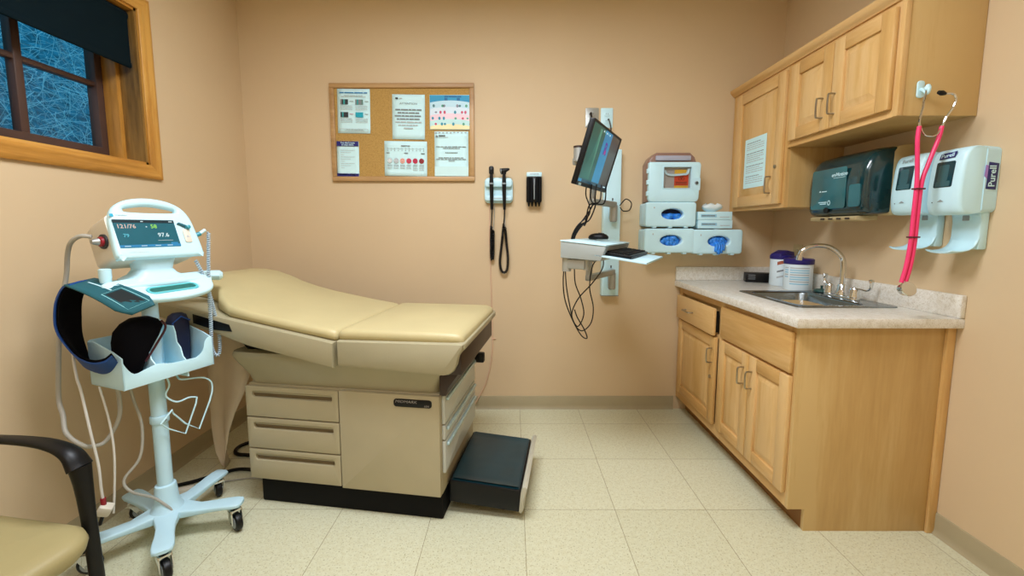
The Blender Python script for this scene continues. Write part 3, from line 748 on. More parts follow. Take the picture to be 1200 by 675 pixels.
# local -Y is the way it faces
m = MB(); rings = []
for z, k in ((.395, .86), (.405, .95), (.42, .985), (.44, 1.0), (.458, .985), (.468, .94), (.473, .82), (.476, .5)):
    rings.append([(p[0] * k, p[1] * k, z + .010 * (1 - (p[1] / .25) ** 2) * (1 if z > .45 else 0)) for p in rrect(.50, .56, .075, 0, -.035 / k, 7)])
m.loft(rings, SEATV); m.build('seat', AC, 60)
m = MB(); rings = []
for z, k, y in ((.52, .9, .225), (.55, 1, .23), (.70, 1, .245), (.84, .97, .262), (.88, .8, .27)):
    rings.append([(p[0] * k, y + p[1], z) for p in rrect(.46, .05, .022, 0, 0, 5)])
m.loft(rings, SEATV); m.build('backrest', AC, 60)
for sx in (-1, 1):
    m = MB(); x = sx * .268
    arc = smooth([(x, .20, .645), (x, .10, .665), (x, -.04, .672), (x, -.14, .668), (x, -.205, .648), (x, -.232, .61)], 6)
    rr = [.013 + .011 * (i / (len(arc) - 1)) ** 2 for i in range(len(arc))]
    m.tube(arc, rr, BLACK, 14, flat=(.7, 1.25)); m.build('armrest', AC, 60)
    m = MB(); lg = smooth([(x, -.231, .615), (x, -.238, .55), (x, -.245, .40), (x, -.252, .2), (x, -.258, .0)], 5)
    m.tube(lg, [.024 - .008 * min(1, i / 8) for i in range(len(lg))], BLACK, 14, flat=(.8, 1)); m.build('leg', AC, 60)
    m = MB(); lg = smooth([(x * .95, .27, .90), (x, .235, .66), (x, .225, .42), (x, .25, .2), (x, .275, .0)], 5)
    m.tube(lg, .016, BLACK, 12); m.build('leg', AC, 60)
m = MB(); m.box(-.27, .27, -.22, .22, .372, .397, BLACK, .006); m.build('seat_frame', AC)

# ------------------------------------------------------------------ bulletin board and its papers
BB = thing('bulletin_board', 'oak framed cork bulletin board on the back wall', 'bulletin board', (-.713, 0, 1.872))
bw, bh = .934, .62
fw = .03
for (x0, x1, z0, z1, mm) in ((-bw / 2, bw / 2, bh / 2 - fw, bh / 2, OAKF), (-bw / 2, bw / 2, -bh / 2, -bh / 2 + fw, OAKF), (-bw / 2, -bw / 2 + fw, -bh / 2 + fw, bh / 2 - fw, OAKF), (bw / 2 - fw, bw / 2, -bh / 2 + fw, bh / 2 - fw, OAKF)):
    m = MB(); m.box(x0, x1, -.022, -.001, z0, z1, mm, .004); m.build('frame', BB)
m = MB(); m.box(-bw / 2 + .01, bw / 2 - .01, -.010, -.001, -bh / 2 + .01, bh / 2 - .01, CORK); m.build('cork', BB)
def paperthing(name, x0, x1, z0, z1, label, roll=0, yo=-.0115, mat=None):
    o = thing(name, label, 'paper', ((x0 + x1) / 2, yo, (z0 + z1) / 2), (0, roll, 0), 'papers pinned to the cork board')
    w, h = x1 - x0, z1 - z0
    m = MB(); g = []
    for i in range(9):
        v = i / 8; g.append([((j / 6 - .5) * w, -.0008 - .004 * (abs(v - .5) * 2) ** 6 * (j / 6) ** 2, (v - .5) * h) for j in range(7)])
    m.sheet(g, mat or PAPER); s = m.build('sheet', o); md = s.modifiers.new('thickness', 'SOLIDIFY'); md.thickness = .0004; md.offset = 1
    return o, w, h
IO = -.0060
def bars(m, F, x0, x1, z, h, mat, words=6, seed=0, gap=.012):
    r = random.Random(seed); x = x0
    while x < x1 - .003:
        L = min(x1 - x, r.uniform(.5, 1.5) * (x1 - x0) / words); m.prism(rrect(L, h, 0, x + L / 2, z), 0, .0003, mat, M=F); x += L + gap * (x1 - x0) / .2 * .35
def rect(m, F, x, z, w, h, mat, d=.0003, r=0): m.prism(rrect(w, h, r, x, z), 0, d, mat, M=F)
# 1: flyer with four small photographs
o, w, h = paperthing('flyer', -1.132, -.920, 1.868, 2.147, 'white flyer with four small teal photographs, top left of cork board', rad(1))
m = MB(); F = FRONT(0, IO, 0)
bars(m, F, -.09, .09, h / 2 - .025, .007, BLUEINK, 4, 1); bars(m, F, -.06, .06, h / 2 - .042, .003, LGREY, 5, 2); bars(m, F, -.08, .08, h / 2 - .05, .003, LGREY, 6, 3)
for i, (x, z) in enumerate(((-.085, .057), (.012, .057), (-.085, -.023), (.012, -.023))):
    for k in range(5):
        c = random.Random(i * 9 + k).choice([pm('photo_teal', '#2C9C9E', .6), DARKINK, pm('photo_green', '#5E8478', .6), GREYINK] if i != 3 else [pm('photo_cyan', '#17A5BB', .6), pm('photo_teal', ''), pm('photo_cyan', '')])
        rect(m, F, x + .005 + k * .010, z, .010, .032, c)
    bars(m, F, x + .06, x + .085, z + .004, .003, GREYINK if i != 2 else pm('red_ink', '#C8707C', .7), 2, i)
    for k in range(4): bars(m, F, x, x + .078, z - .024 - k * .008, .0022, LGREY, 5, i * 7 + k)
for (x, z, a, b) in ((0, -.112, .18, .0015), (0, -.132, .18, .0015), (-.09, -.122, .0015, .02), (.09, -.122, .0015, .02)): rect(m, F, x, z, a, b, LGREY)
bars(m, F, -.05, .06, -.117, .002, GREYINK, 5, 31); bars(m, F, -.06, .07, -.124, .002, LGREY, 5, 32)
m.build('print', o)
# 2: notice with bold paragraph
o, w, h = paperthing('notice', -.778, -.566, 1.83, 2.112, 'white notice with one bold centred paragraph, top middle of cork board', rad(1.2))
m = MB(); F = FRONT(0, IO, 0)
rect(m, F, -.075, .115, .018, .010, DARKINK, r=.003); bars(m, F, -.06, -.04, .115, .006, LGREY, 1, 4)
m.text('ATTENTION', .017, GREYINK, F @ TOP(0, .083, .0004), sx=1.2)
for k, (hw) in enumerate((.085, .07, .088, .075, .085, .066, .03)):
    bars(m, F, -hw, hw, .045 - k * .0195, .0075, GREYINK if k in (0, 1, 2, 3) else LGREY, 5 if hw > .04 else 1, 40 + k)
m.build('print', o)
# 3: illustrated colourful chart
o, w, h = paperthing('picture_chart', -.535, -.260, 1.890, 2.109, 'colourful blue and pastel striped picture chart, top right of cork board', rad(.4))
m = MB(); F = FRONT(0, IO, 0)
cl = [('#2B97C4', .085, .0), ('#BFE3F2', .052, 1), ('#D7E9F6', .012, 2), ('#EED2DE', -.028, 3), ('#BFE6E6', -.064, 4), ('#EFE6B4', -.096, 5)]
def strip(zc, hh, mat, bow, d): 
    pts = [(-w / 2 + .004 + (w - .008) * i / 14, max(-h / 2 + .003, min(h / 2 - .003, zc - hh / 2 + bow * (1 - (2 * i / 14 - 1) ** 2)))) for i in range(15)]
    pts += [(-w / 2 + .004 + (w - .008) * i / 14, max(-h / 2 + .004, min(h / 2 - .002, zc + hh / 2 + bow * (1 - (2 * i / 14 - 1) ** 2)))) for i in range(14, -1, -1)]
    m.prism(pts, 0, d, mat, M=F)
rect(m, F, 0, .0, w - .006, h - .006, pm('chart_blue', '#2B97C4', .6), .0002)
for k, (hx, zc, _) in enumerate(cl[1:]): strip(zc - .012, .040, pm('chart_band_%d' % k, hx, .6), .014, .0003 + k * .00004)
rr_ = random.Random(5)
for k in range(24):
    zc = (.048, .008, -.030, -.066)[k % 4]; x = -.115 + .046 * (k // 4) + rr_.uniform(-.022, .022); hx = rr_.choice(['#C8506E', '#2C8FA8', '#4E7F86', '#5AA48A', '#8A8FA0'])
    m.prism(ell(.008, rr_.uniform(.006, .011), x, zc - .008, 10), .0006, .0008, pm('chart_icon_' + hx[1:], hx, .6), M=F)
for x in (-.03, .05): rect(m, F, x, .082, .02, .018, pm('chart_deep_blue', '#15689C', .6), .0007)
bars(m, F, -.04, .07, .098, .010, pm('chart_deep_blue', ''), 3, 8); m.build('print', o)
# 4: crinkled letter
o, w, h = paperthing('letter', -.507, -.286, 1.592, 1.880, 'crinkled plastic-covered white letter, lower right of cork board', rad(.3))
m = MB(); F = FRONT(0, IO, 0)
rect(m, F, -.095, .112, .014, .014, GREYINK, r=.006); bars(m, F, -.083, -.04, .116, .006, DARKINK, 1, 3); bars(m, F, -.085, -.02, .106, .003, LGREY, 3, 5)
for z, hw, mt in ((.046, .10, GREYINK), (.036, .055, GREYINK), (.008, .04, DARKINK), (-.024, .085, GREYINK), (-.034, .10, GREYINK), (-.044, .02, GREYINK)): bars(m, F, -hw, hw, z, .004, mt, 7, int(hw * 999))
for k in range(9):
    x = -.1 + .024 * k; rect(m, F, x, .138 - rr_.uniform(0, .004), .012, .006, LGREY)
m.build('print', o)
m = MB(); g = [[(-.11 + .22 * j / 14, IO - .001 - .0025 * random.random(), -.142 + .062 * i / 4) for j in range(15)] for i in range(5)]
m.sheet(g, pm('clear_sleeve_sheen', '#CDEFF1', .15, var=.01)); m.build('plastic_sleeve', o)
# 5: pain scale with six round faces
o, w, h = paperthing('pain_scale_chart', -.836, -.557, 1.594, 1.818, 'white pain scale sheet with six grey-to-red faces, below bold notice', rad(1))
m = MB(); F = FRONT(0, IO, 0); bars(m, F, -.03, .03, .082, .006, GREYINK, 2, 2)
rect(m, F, 0, .064, .24, .0012, GREYINK)
for k in range(11): rect(m, F, -.118 + .0236 * k, .064, .0016, .011, GREYINK); rect(m, F, -.118 + .0236 * k, .052, .004, .005, GREYINK)
bars(m, F, -.125, -.105, .036, .005, GREYINK, 1, 1); bars(m, F, -.01, .016, .036, .005, GREYINK, 1, 2); bars(m, F, .10, .125, .034, .005, DARKINK, 1, 3)
for k, hx in enumerate(('#DCE5E6', '#C2CAD0', '#E2A597', '#C93C55', '#BE2348', '#8F1E22')):
    x = -.104 + .0416 * k; c = pm('face_' + hx[1:], hx, .6)
    m.prism(ell(.0165, .0165, x, -.014, 24), 0, .0004, GREYINK if k < 2 else c, M=F); m.prism(ell(.0148, .0148, x, -.014, 24), .0004, .0006, c, M=F)
    for s in (-1, 1): m.prism(ell(.0016, .0022, x + s * .005, -.009, 8), .0006, .0008, DARKINK, M=F)
    mp = [(x + .009 * (i / 6 * 2 - 1), -.021 + (.004 - k * .0016) * ((i / 6 * 2 - 1) ** 2 - .5)) for i in range(7)]
    m.prism(mp + [(a, b + .0014) for a, b in mp[::-1]], .0006, .0008, DARKINK, M=F)
    for q in range(3 if k < 4 else 4): bars(m, F, x - .016, x + .016, -.042 - q * .010, .003, LGREY if q else GREYINK, 2, k * 5 + q)
m.build('print', o)
# 6: narrow sheet with navy bands
o, w, h = paperthing('leaflet', -1.147, -1.003, 1.592, 1.818, 'narrow white leaflet with navy header and footer, bottom left of cork board', rad(1))
m = MB(); F = FRONT(0, IO, 0)
rect(m, F, 0, h / 2 - .0165, w - .002, .031, NAVYINK); rect(m, F, 0, -h / 2 + .010, w - .002, .018, NAVYINK)
m.text("You don't have", .0145, PAPER, F @ TOP(0, h / 2 - .011, .0005), bold=True, sx=1.05); m.text('to stay silent', .0145, PAPER, F @ TOP(0, h / 2 - .0235, .0005), bold=True, sx=1.05)
bars(m, F, -.058, -.002, -h / 2 + .012, .006, BLUEINK, 3, 5); bars(m, F, .016, .05, -h / 2 + .011, .007, PAPER, 2, 6)
for k in range(9): bars(m, F, -.045, (.045, .02, -.02)[k % 3], .055 - k * .014, .0022, LGREY, 5, k)
m.build('print', o)

# ------------------------------------------------------------------ otoscope set
OT = thing('otoscope_station', 'white wall diagnostic set holding two black scopes right of cork board', 'otoscope', (-.088, 0, 1.50))
m = MB(); m.prism(rrect(.186, .165, .03, 0, 0, 5), 0, .03, WHITE, r=.006, M=FRONT()); 
m.prism(rrect(.176, .05, .018, 0, .045, 5), .03, .06, WHITE, r=.008, M=FRONT()); m.prism(rrect(.176, .035, .014, 0, -.052, 5), .03, .05, WHITE2, r=.008, M=FRONT())
m.prism(rrect(.12, .004, .001, 0, -.052), .05, .0505, LGREY, M=FRONT()); m.build('wall_transformer', OT)
for x, oph in ((-.046, 1), (.036, 0)):
    m = MB(); m.tube([(x, -.066, .10), (x, -.066, .05), (x + .001, -.060, -.04), (x + .002, -.05, -.125)], [.010, .0135, .012, .009], BLACK, 14)
    if oph:
        m.prism(rrect(.032, .055, .014, x, .125), .045, .075, BLACK, r=.008, M=FRONT()); m.cyl((x, -.075, .135), (x, -.083, .135), .009, DGREY, 12)
    else:
        m.cyl((x, -.066, .10), (x, -.066, .125), .014, BLACK, 14); m.tube([(x - .022, -.06, .118), (x, -.066, .122), (x + .022, -.075, .128), (x + .034, -.08, .131)], [.020, .017, .010, .006], BLACK, 14); m.lathe([(.021, 0), (.021, .004), (.016, .006)], GREY, 16, fr((x - .022, -.06, .118), (0, 1, 0), (0, 0, 1)))
    m.cyl((x, -.066, .035), (x, -.066, .045), .0145, GREY, 14); m.build('scope_handle', OT, recalc=True)
m = MB(); a = smooth([(-.044, -.045, -.125), (-.046, -.035, -.18), (-.05, -.03, -.26), (-.052, -.03, -.42), (-.046, -.03, -.455), (-.038, -.03, -.42), (-.036, -.028, -.26)], 8)
m.tube([(-.036, -.028, -.26), (-.03, -.02, -.16), (-.03, -.01, -.08)], .003, TUBEG, 6); m.coil(a[14:], .0068, .0036, 46, BLACK, 5, 9); m.tube(a[:16], .0042, BLACK, 6); m.build('coiled_cord', OT)
m = MB(); a = smooth([(.038, -.045, -.125), (.036, -.035, -.18), (.03, -.03, -.24), (.018, -.03, -.36), (.006, -.03, -.47), (.02, -.03, -.535), (.05, -.03, -.53), (.06, -.03, -.45), (.05, -.03, -.34), (.042, -.028, -.24)], 8)
m.tube([(.042, -.028, -.25), (.04, -.02, -.16), (.04, -.01, -.08)], .003, TUBEG, 6); m.coil(a[14:], .0068, .0036, 64, BLACK, 5, 9); m.tube(a[:16], .0042, BLACK, 6); m.build('coiled_cord', OT)
m = MB(); a = smooth([(-.062, -.006, -.08), (-.062, -.006, -.3), (-.055, -.006, -.6), (-.047, -.006, -.90), (-.046, -.006, -1.05), (-.06, -.006, -1.18), (-.09, -.006, -1.30), (-.13, -.008, -1.39), (-.17, -.02, -1.46)], 8)
m.tube(a, .0040, pm('pale_peach_cord', '#D9B698', .5), 6)
m.tube([(-.052, -.006, -1.0), (-.025, -.006, -1.0)], .0035, MATS['pale_peach_cord'], 6); m.build('supply_cord', OT)
# specula dispenser
SD = thing('specula_dispenser', 'black specula dispenser with white top right of the otoscopes', 'dispenser', (.143, 0, 1.51))
m = MB(); m.box(-.05, .05, -.062, -.001, -.085, .075, BLACK, .006); 
for x in (-.036, -.018, .018, .036): m.cyl((x, -.06, -.09), (x, -.06, .07), .010, BLACKM, 10)
m.build('body', SD)
m = MB(); m.prism(rrect(.098, .028, .005, 0, .09), .0, .06, WHITE, r=.004, M=FRONT()); bars(m, FRONT(0, -.0602, 0), -.03, .03, .092, .006, LGREY, 2, 4); m.build('cap', SD)
m = MB(); m.box(-.003, .003, -.0735, -.062, -.07, .06, GREY, .001); m.build('label_strip', SD)
for x in (-.034, -.012, .012, .034):
    m = MB(); m.lathe([(.009, 0), (.008, -.012), (.005, -.026), (.004, -.03)], BLACK, 12, TOP(x, -.045, -.085)); m.build('nozzle', SD, recalc=True)

# ------------------------------------------------------------------ wall outlets
def outlet(name, x, z, label, mat, w=.075, h=.12, kind=0, wall='b', y=0):
    o = thing(name, label, 'outlet', (x, y, z), (0, 0, 0 if wall == 'b' else rad(-90)))
    m = MB(); m.prism(rrect(w, h, .005), 0, .006, mat, r=.002, M=FRONT()); m.build('cover_plate', o)
    m = MB()
    for dz in (.022, -.022):
        m.prism(rrect(.034, .028, .01, 0, dz), .006, .0085, mat, r=.001, M=FRONT())
        for dx in (-.006, .006): m.prism(rrect(.002, .009, 0, dx, dz + .003), .0085, .009, DARKINK, M=FRONT())
    m.build('receptacle', o); return o
outlet('wall_outlet', .520, 1.968, 'steel outlet plate on back wall behind top of computer monitor', SILV, .085, .125)
outlet('wall_outlet', .616, 1.967, 'white outlet plate above the white wall track', WHITE, .078, .125)
outlet('wall_outlet', XR, 1.096, 'beige outlet plate on right wall behind wipes canister', CREAM, .075, .12, wall='r', y=-.256)

# ------------------------------------------------------------------ workstation on the back wall
WS = thing('workstation_mount', 'white wall track with two silver arms holding computer tray', 'mount', (0, 0, 0))
m = MB(); m.prism(rrect(.112, .955, .006, .652, 1.282), .001, .052, WHITE, r=.004, M=FRONT())
for zz in (1.37, .93): m.prism(rrect(.008, .018, .002, .655, zz + .07), .0521, .0526, DGREY, M=FRONT())
m.prism(rrect(.114, .006, .001, .652, .806), .0, .056, GREY, M=FRONT()); m.build('wall_track', WS)
def arm(z, jz0, jz1, elbow, end, name):
    m = MB(); J = V((.655, -.085, 0))
    m.cyl(J + V((0, 0, jz0)), J + V((0, 0, jz1)), .024, SILV, 20); m.cyl(J + V((0, 0, jz0 - .006)), J + V((0, 0, jz0)), .020, GREY, 20)
    m.box(.635, .675, -.085, -.05, jz0 + .01, jz1, SILV, .004)
    e = V((elbow[0], elbow[1], 0)); d = (e - J); L = d.length; d.normalize()
    M = fr(J + V((0, 0, z)), d, (-d.y, d.x, 0)); m.box(-.02, L + .02, -.017, .017, -.018, .018, SILV, .006, M=M)
    m.tube([e + V((0, 0, z)), e + V((0, 0, end[2]))], .019, SILV, 16)
    d2 = V(end) - V((e.x, e.y, end[2])); L2 = d2.length; d2.normalize(); M = fr(V((e.x, e.y, end[2])), d2, (-d2.y, d2.x, 0))
    m.box(-.02, L2, -.017, .017, -.018, .018, SILV, .006, M=M)
    return m.build(name, WS)
arm(1.405, 1.30, 1.40, (.465, -.36), (.33, -.56, 1.602), 'monitor_arm')
arm(.968, .86, .96, (.445, -.40), (.40, -.55, 1.06), 'tray_arm')
Ow = V((.445, -.64, 0)); aw = rad(62); RW = Matrix.Translation(Ow) @ Matrix.Rotation(aw, 4, 'Z')     # local -Y looks out to the user
def WL(n, r, z): return RW @ V((r, -n, z))
m = MB(); M = RW @ fr((0, 0, 0), (0, -1, 0), (0, 0, 1))            # drawn in (n, z)
# drawn in (n,z), extruded along r
m.prism([(-.115, 1.112), (.081, 1.102), (.105, 1.166), (.10, 1.170), (-.112, 1.191), (-.115, 1.187)], -.24, .24, pm('grey_tray_side', '#9FA6A4', .45), r=.004, M=M)
tr = m.build('tray_box', WS)
m = MB(); m.prism([(-.116, 1.1915), (.106, 1.1705), (.106, 1.1755), (-.116, 1.1965)], -.243, .243, WHITE, r=.0015, M=M); m.build('tray_top', tr)
m = MB(); m.prism([(.05, 1.125), (.285, 1.094), (.285, 1.102), (.05, 1.133)], -.24, .24, WHITE2, r=.002, M=M); m.build('keyboard_shelf', WS)
m = MB(); m.box(-.225, -.185, .0, .10, 1.058, 1.105, SILV, .006, M=RW)
m.cyl(WL(-.095, -.205, 1.045), WL(-.095, -.205, 1.112), .022, SILV, 16); m.box(-.2, .12, -.01, .03, 1.085, 1.108, SILV, .004, M=RW)
m.cyl(WL(.0, -.2, 1.055), WL(.0, -.2, 1.105), .014, SILV, 14)
m.build('tray_bracket', WS)
m = MB(); mb = Matrix.Translation((.445, -.64, 1.597)) @ Euler((rad(17), 0, aw)).to_matrix().to_4x4()
m.cyl(mb @ V((0, .028, 0)), mb @ V((0, .06, 0)), .045, WHITE2, 22); m.cyl(mb @ V((0, .06, 0)), mb @ V((0, .09, .005)), .028, SILV, 18)
bx = mb @ V((0, .12, 0)); m.cyl(bx + V((0, 0, -.035)), bx + V((0, 0, .035)), .026, SILV, 18); m.lathe([(.027, -.002), (.027, .008)], BROWN, 18, TOP(bx.x, bx.y, bx.z + .034)); m.build('tilt_head', WS)

CM = thing('computer_monitor', 'black computer monitor with blue desktop tilted down on wall arm', 'monitor', (.445, -.64, 1.597), (rad(17), 0, aw))
mw, mh = .50, .30
m = MB(); m.prism(rrect(mw, mh, .006), -.022, .0, BLACK, r=.003, M=FRONT()); m.prism(rrect(mw - .06, mh - .05, .012), -.034, -.02, BLACK, r=.005, M=FRONT())
m.prism(rrect(.18, .16, .01, 0, 0), -.045, -.03, BLACK, r=.004, M=FRONT()); m.build('housing', CM)
m = MB(); m.prism(rrect(mw, mh, .006), .0, .004, BLACK, r=.0015, holes=[rrect(mw - .026, mh - .030, .002, 0, .004)], M=FRONT())
m.prism(rrect(.035, .012, .002, -mw / 2 + .05, -mh / 2 + .008), .004, .0048, WHITE, M=FRONT()); m.prism(rrect(.006, .003, 0, .15, -mh / 2 + .006), .004, .0045, MATS['screen_cyan'], M=FRONT()); m.build('bezel', CM)
m = MB(); F = FRONT(0, -.0004, .004); sw_, sh_ = mw - .026, mh - .030
E1, E2, E3, E4 = emis('desktop_green', '#0F5A50', .8), emis('desktop_blue', '#1C86B4', .85), emis('desktop_grey', '#4A4844', .7), emis('taskbar_blue', '#2E8FBF', .8)
x0 = -sw_ / 2
for (a, b, e) in ((0, .42, E1), (.42, .68, E2), (.68, 1, E3)): m.prism(rrect((b - a) * sw_, sh_, 0, x0 + (a + b) / 2 * sw_, 0), 0, .0006, e, M=F)
m.prism(rrect(sw_, .016, 0, 0, -sh_ / 2 + .008), .0006, .001, emis('taskbar_dark', '#16485E', .7), M=F); m.prism(rrect(.05, .014, 0, x0 + .026, -sh_ / 2 + .008), .001, .0013, E4, M=F)
for k in range(9):
    pts = [(x0 + .03 + .018 * k * .55 + .03 * sin(t * 2.2 + k * .25) + .06 * t, -sh_ / 2 + .02 + t * (sh_ - .03)) for t in [i / 10 for i in range(11)]]
    pts = [(min(a, x0 + .415 * sw_), b) for a, b in pts]
    m.prism(pts + [(a + .0022, b) for a, b in pts[::-1]], .0006, .0009, emis('wave_green', '#5FA58C', .7), M=F)
PU = emis('logo_purple', '#5A1A8C', .9); lx, lz = x0 + .56 * sw_, .05
m.text('R', .085, PU, F @ TOP(lx, lz, .001), bold=True); m.prism(ell(.012, .012, lx + .006, lz - .012, 14), .0011, .0014, emis('logo_magenta', '#B01E7A', .9), M=F)
for k in range(5): m.prism(rrect(.012, .008, .001, x0 + .36 * sw_ + k * .026, sh_ / 2 - .012), .0006, .001, MATS['screen_cyan'] if k % 2 else W_, M=F)
m.prism(rrect(.04, .005, 0, sw_ / 2 - .035, -sh_ / 2 + .008), .001, .0013, W_, M=F); m.build('screen', CM)

# keyboard on its shelf, mouse on the tray top
sl = math.atan2(-.031, .235)
KM = RW @ fr((0, -.06, 1.1325), (1, 0, 0), (0, -cos(sl), sin(sl)))
KB = thing('keyboard', 'black keyboard on the pull-out shelf of the computer tray', 'keyboard', RW @ V((0, -.145, 1.1205)), (-sl * -1 if False else 0, 0, aw))
ks = Euler((-sl * -1, 0, 0)).to_matrix().to_4x4()
KB.rotation_euler = (0, 0, aw)
tilt = Matrix.Rotation(-sl * -1, 4, 'X') if False else Matrix.Rotation(math.atan2(.031, .235), 4, 'X')
m = MB(); m.box(-.205, .205, -.066, .066, .0014, .016, BLACK, .004, M=tilt); m.build('case', KB)
for row in range(5):
    m = MB(); n = 15
    for k in range(n):
        if row == 4 and 4 < k < 10: continue
        x = -.192 + .0265 * k; y = -.052 + .024 * (4 - row)
        m.box(x - .0, x + .0225, y, y + .0195, .0155, .021, BLACKM, .002, M=tilt)
    if row == 4: m.box(-.058, .07, -.052, -.033, .0155, .021, BLACKM, .002, M=tilt)
    m.build('key_row', KB)
m = MB(); rings = []
for z, k in ((0.001, .9), (.008, 1), (.018, .96), (.028, .75), (.034, .4)):
    rings.append([(x * k, y * k, z) for x, y in ell(.055, .032, 0, 0, 24)])
m.loft(rings, BLACK); m.tube([(.0, 0, .0345), (.03, 0, .031)], .003, DGREY, 6); o = m.build('mouse', None, 60)
p = RW @ V((.10, .03, 1.192)); place(o, p, (0, 0, rad(-20))); tag(o, 'black computer mouse on top of the white tray', 'mouse')
# cables
def cable(name, pts, r, mat, label, n=8):
    m = MB(); m.tube(smooth(pts, n), r, mat, 6); o = m.build(name); return tag(o, label, 'cord')
CBL = thing('cable_bundle', 'bundle of black cables dropping from computer monitor toward tray', 'cord', (0, 0, 0))
for k in range(5):
    m = MB(); d = k * .018; r = random.Random(k)
    m.tube(smooth([(.375 + d * 1.6, -.66 + d, 1.475), (.378 + d * 1.3, -.63, 1.42 - .01 * k), (.40 + .016 * (k % 3), -.61, 1.37), (.375 + r.uniform(0, .03), -.60, 1.32 - .012 * k), (.345 + .006 * k, -.60, 1.27), (.315 + .004 * k, -.595, 1.21), (.305 + .003 * k, -.59, 1.12)], 7), .0036, BLACK, 6); m.build('cable', CBL)
CL2 = thing('cable_loops', 'thin black cables looping low beneath the computer tray', 'cord', (0, 0, 0))
for pts in ([(.262, -.74, 1.10), (.252, -.75, 1.00), (.262, -.75, .90), (.30, -.75, .80), (.345, -.75, .72), (.375, -.75, .705), (.36, -.75, .75), (.325, -.75, .81), (.31, -.75, .85)],
            [(.262, -.73, 1.10), (.268, -.74, .98), (.285, -.74, .88), (.31, -.74, .78), (.35, -.74, .74), (.395, -.74, .78), (.405, -.74, .86), (.385, -.74, .96), (.40, -.72, 1.06), (.43, -.70, 1.10)],
            [(.31, -.72, 1.07), (.315, -.73, .98), (.345, -.73, .90), (.36, -.73, .82), (.33, -.73, .76), (.30, -.73, .82), (.33, -.73, .90), (.40, -.73, .98), (.45, -.72, 1.05), (.46, -.70, 1.10)]):
    m = MB(); m.tube(smooth(pts, 7), .0030, BLACK, 6); m.build('cable', CL2)
cable('cable_loop', [(.70, -.06, 1.40), (.735, -.075, 1.44), (.77, -.08, 1.415), (.76, -.075, 1.37), (.72, -.075, 1.365), (.69, -.11, 1.385)], .0035, BLACK, 'short black cable loop at the right edge of wall track')
cable('power_plug', [(.505, -.012, 1.99), (.505, -.05, 1.985), (.50, -.09, 1.93), (.49, -.16, 1.84), (.47, -.25, 1.72)], .006, BLACK, 'black power plug in the steel outlet above computer monitor')
cable('network_cable', [(.622, -.010, 1.955), (.624, -.03, 1.95), (.636, -.035, 1.90), (.640, -.03, 1.83), (.636, -.05, 1.76)], .004, DGREY, 'dark cable hanging from the white outlet plate')

# ------------------------------------------------------------------ sharps cabinet and glove boxes
SHB = thing('sharps_cabinet', 'white sharps cabinet with clear window and red hazard label', 'sharps container', (1.013, 0, 1.54))
m = MB(); hs_ = [(p.x, p.y) for p in smooth([(-.152, -.118, 0), (.152, -.118, 0), (.156, .12, 0), (.15, .15, 0), (.12, .185, 0), (.08, .195, 0), (-.07, .195, 0), (-.11, .185, 0), (-.148, .15, 0), (-.156, .12, 0)], 1, True)]
m.prism([(-.152, -.118), (.152, -.118), (.156, .12), (.14, .16), (.11, .188), (-.10, .188), (-.135, .16), (-.156, .12)], 0, .115, pm('mauve_translucent_back', '#8E6F63', .3, var=.08), r=.01, M=FRONT()); m.build('rear_housing', SHB)
m = MB(); win_h = rrect(.172, .13, .004, .02, .028)
fo_ = [(-.158, .12), (-.158, -.10), (-.15, -.118), (-.13, -.122), (.135, -.122), (.15, -.115), (.158, -.1), (.166, .105), (.16, .12), (.15, .124), (-.15, .124)]
m.prism(fo_, .115, .15, WHITE, r=.006, holes=[win_h], M=FRONT()); m.prism(rrect(.184, .142, .006, .02, .028), .15, .153, WHITE2, r=.001, holes=[win_h], M=FRONT())
m.prism(rrect(.05, .075, .004, .138, -.012), .15, .152, WHITE2, M=FRONT()); dr = m.build('door', SHB)
m = MB(); m.cyl((.139, -.151, -.005), (.139, -.158, -.005), .011, GREY, 16); m.cyl((.139, -.158, -.005), (.139, -.160, -.005), .007, DARKINK, 12); m.build('lock', dr)
m = MB()
for zz in (.07, -.0, -.07): m.box(-.168, -.156, -.148, -.125, zz - .014, zz + .014, WHITE, .002)
m.build('hinge', dr)
m = MB(); m.prism(rrect(.22, .03, .006, .0, .152), .09, .128, pm('grey_lid_plate', '#A6A8B8', .4), r=.004, M=FRONT()); m.build('lid', SHB)
m = MB(); m.box(-.062, .106, -.128, -.118, -.036, .092, pm('grey_liner', '#AEB4B6', .5)); m.build('liner', SHB)
m = MB(); RL = pm('red_hazard_label', '#D23A18', .5); YL = pm('yellow_label', '#E7C23E', .5); F = FRONT(0, -.1300, 0)
rect(m, F, .052, .066, .088, .026, YL, .0008); rect(m, F, .052, .016, .088, .070, RL, .0012); rect(m, F, .052, -.027, .088, .014, YL, .0008)
for k in range(3):
    a = k * 2 * pi / 3 + pi / 2; m.prism(ell(.010, .010, .052 + .011 * cos(a), .028 + .011 * sin(a), 16), .0012, .0016, pm('dark_red_ink', '#6B1409', .6), holes=[ell(.0065, .0065, .052 + .011 * cos(a), .028 + .011 * sin(a), 16)], M=F)
bars(m, F.copy() @ TOP(0, 0, .0012), .018, .086, .000, .006, MATS['dark_red_ink'], 2, 2); bars(m, F @ TOP(0, 0, .0012), .018, .086, -.010, .004, MATS['dark_red_ink'], 4, 3); m.build('hazard_label', SHB)
m = MB(); m.tube(smooth([(-.052, -.134, .075), (-.04, -.134, .052), (.0, -.134, .046), (.06, -.134, .050), (.085, -.134, .055), (.094, -.134, .085)], 4), .010, WHITE2, 8, flat=(1, .5)); m.build('drop_flap', SHB)
m = MB(); m.box(-.06, .104, -.142, -.1395, -.036, .092, CLEAR); m.build('window_pane', SHB)

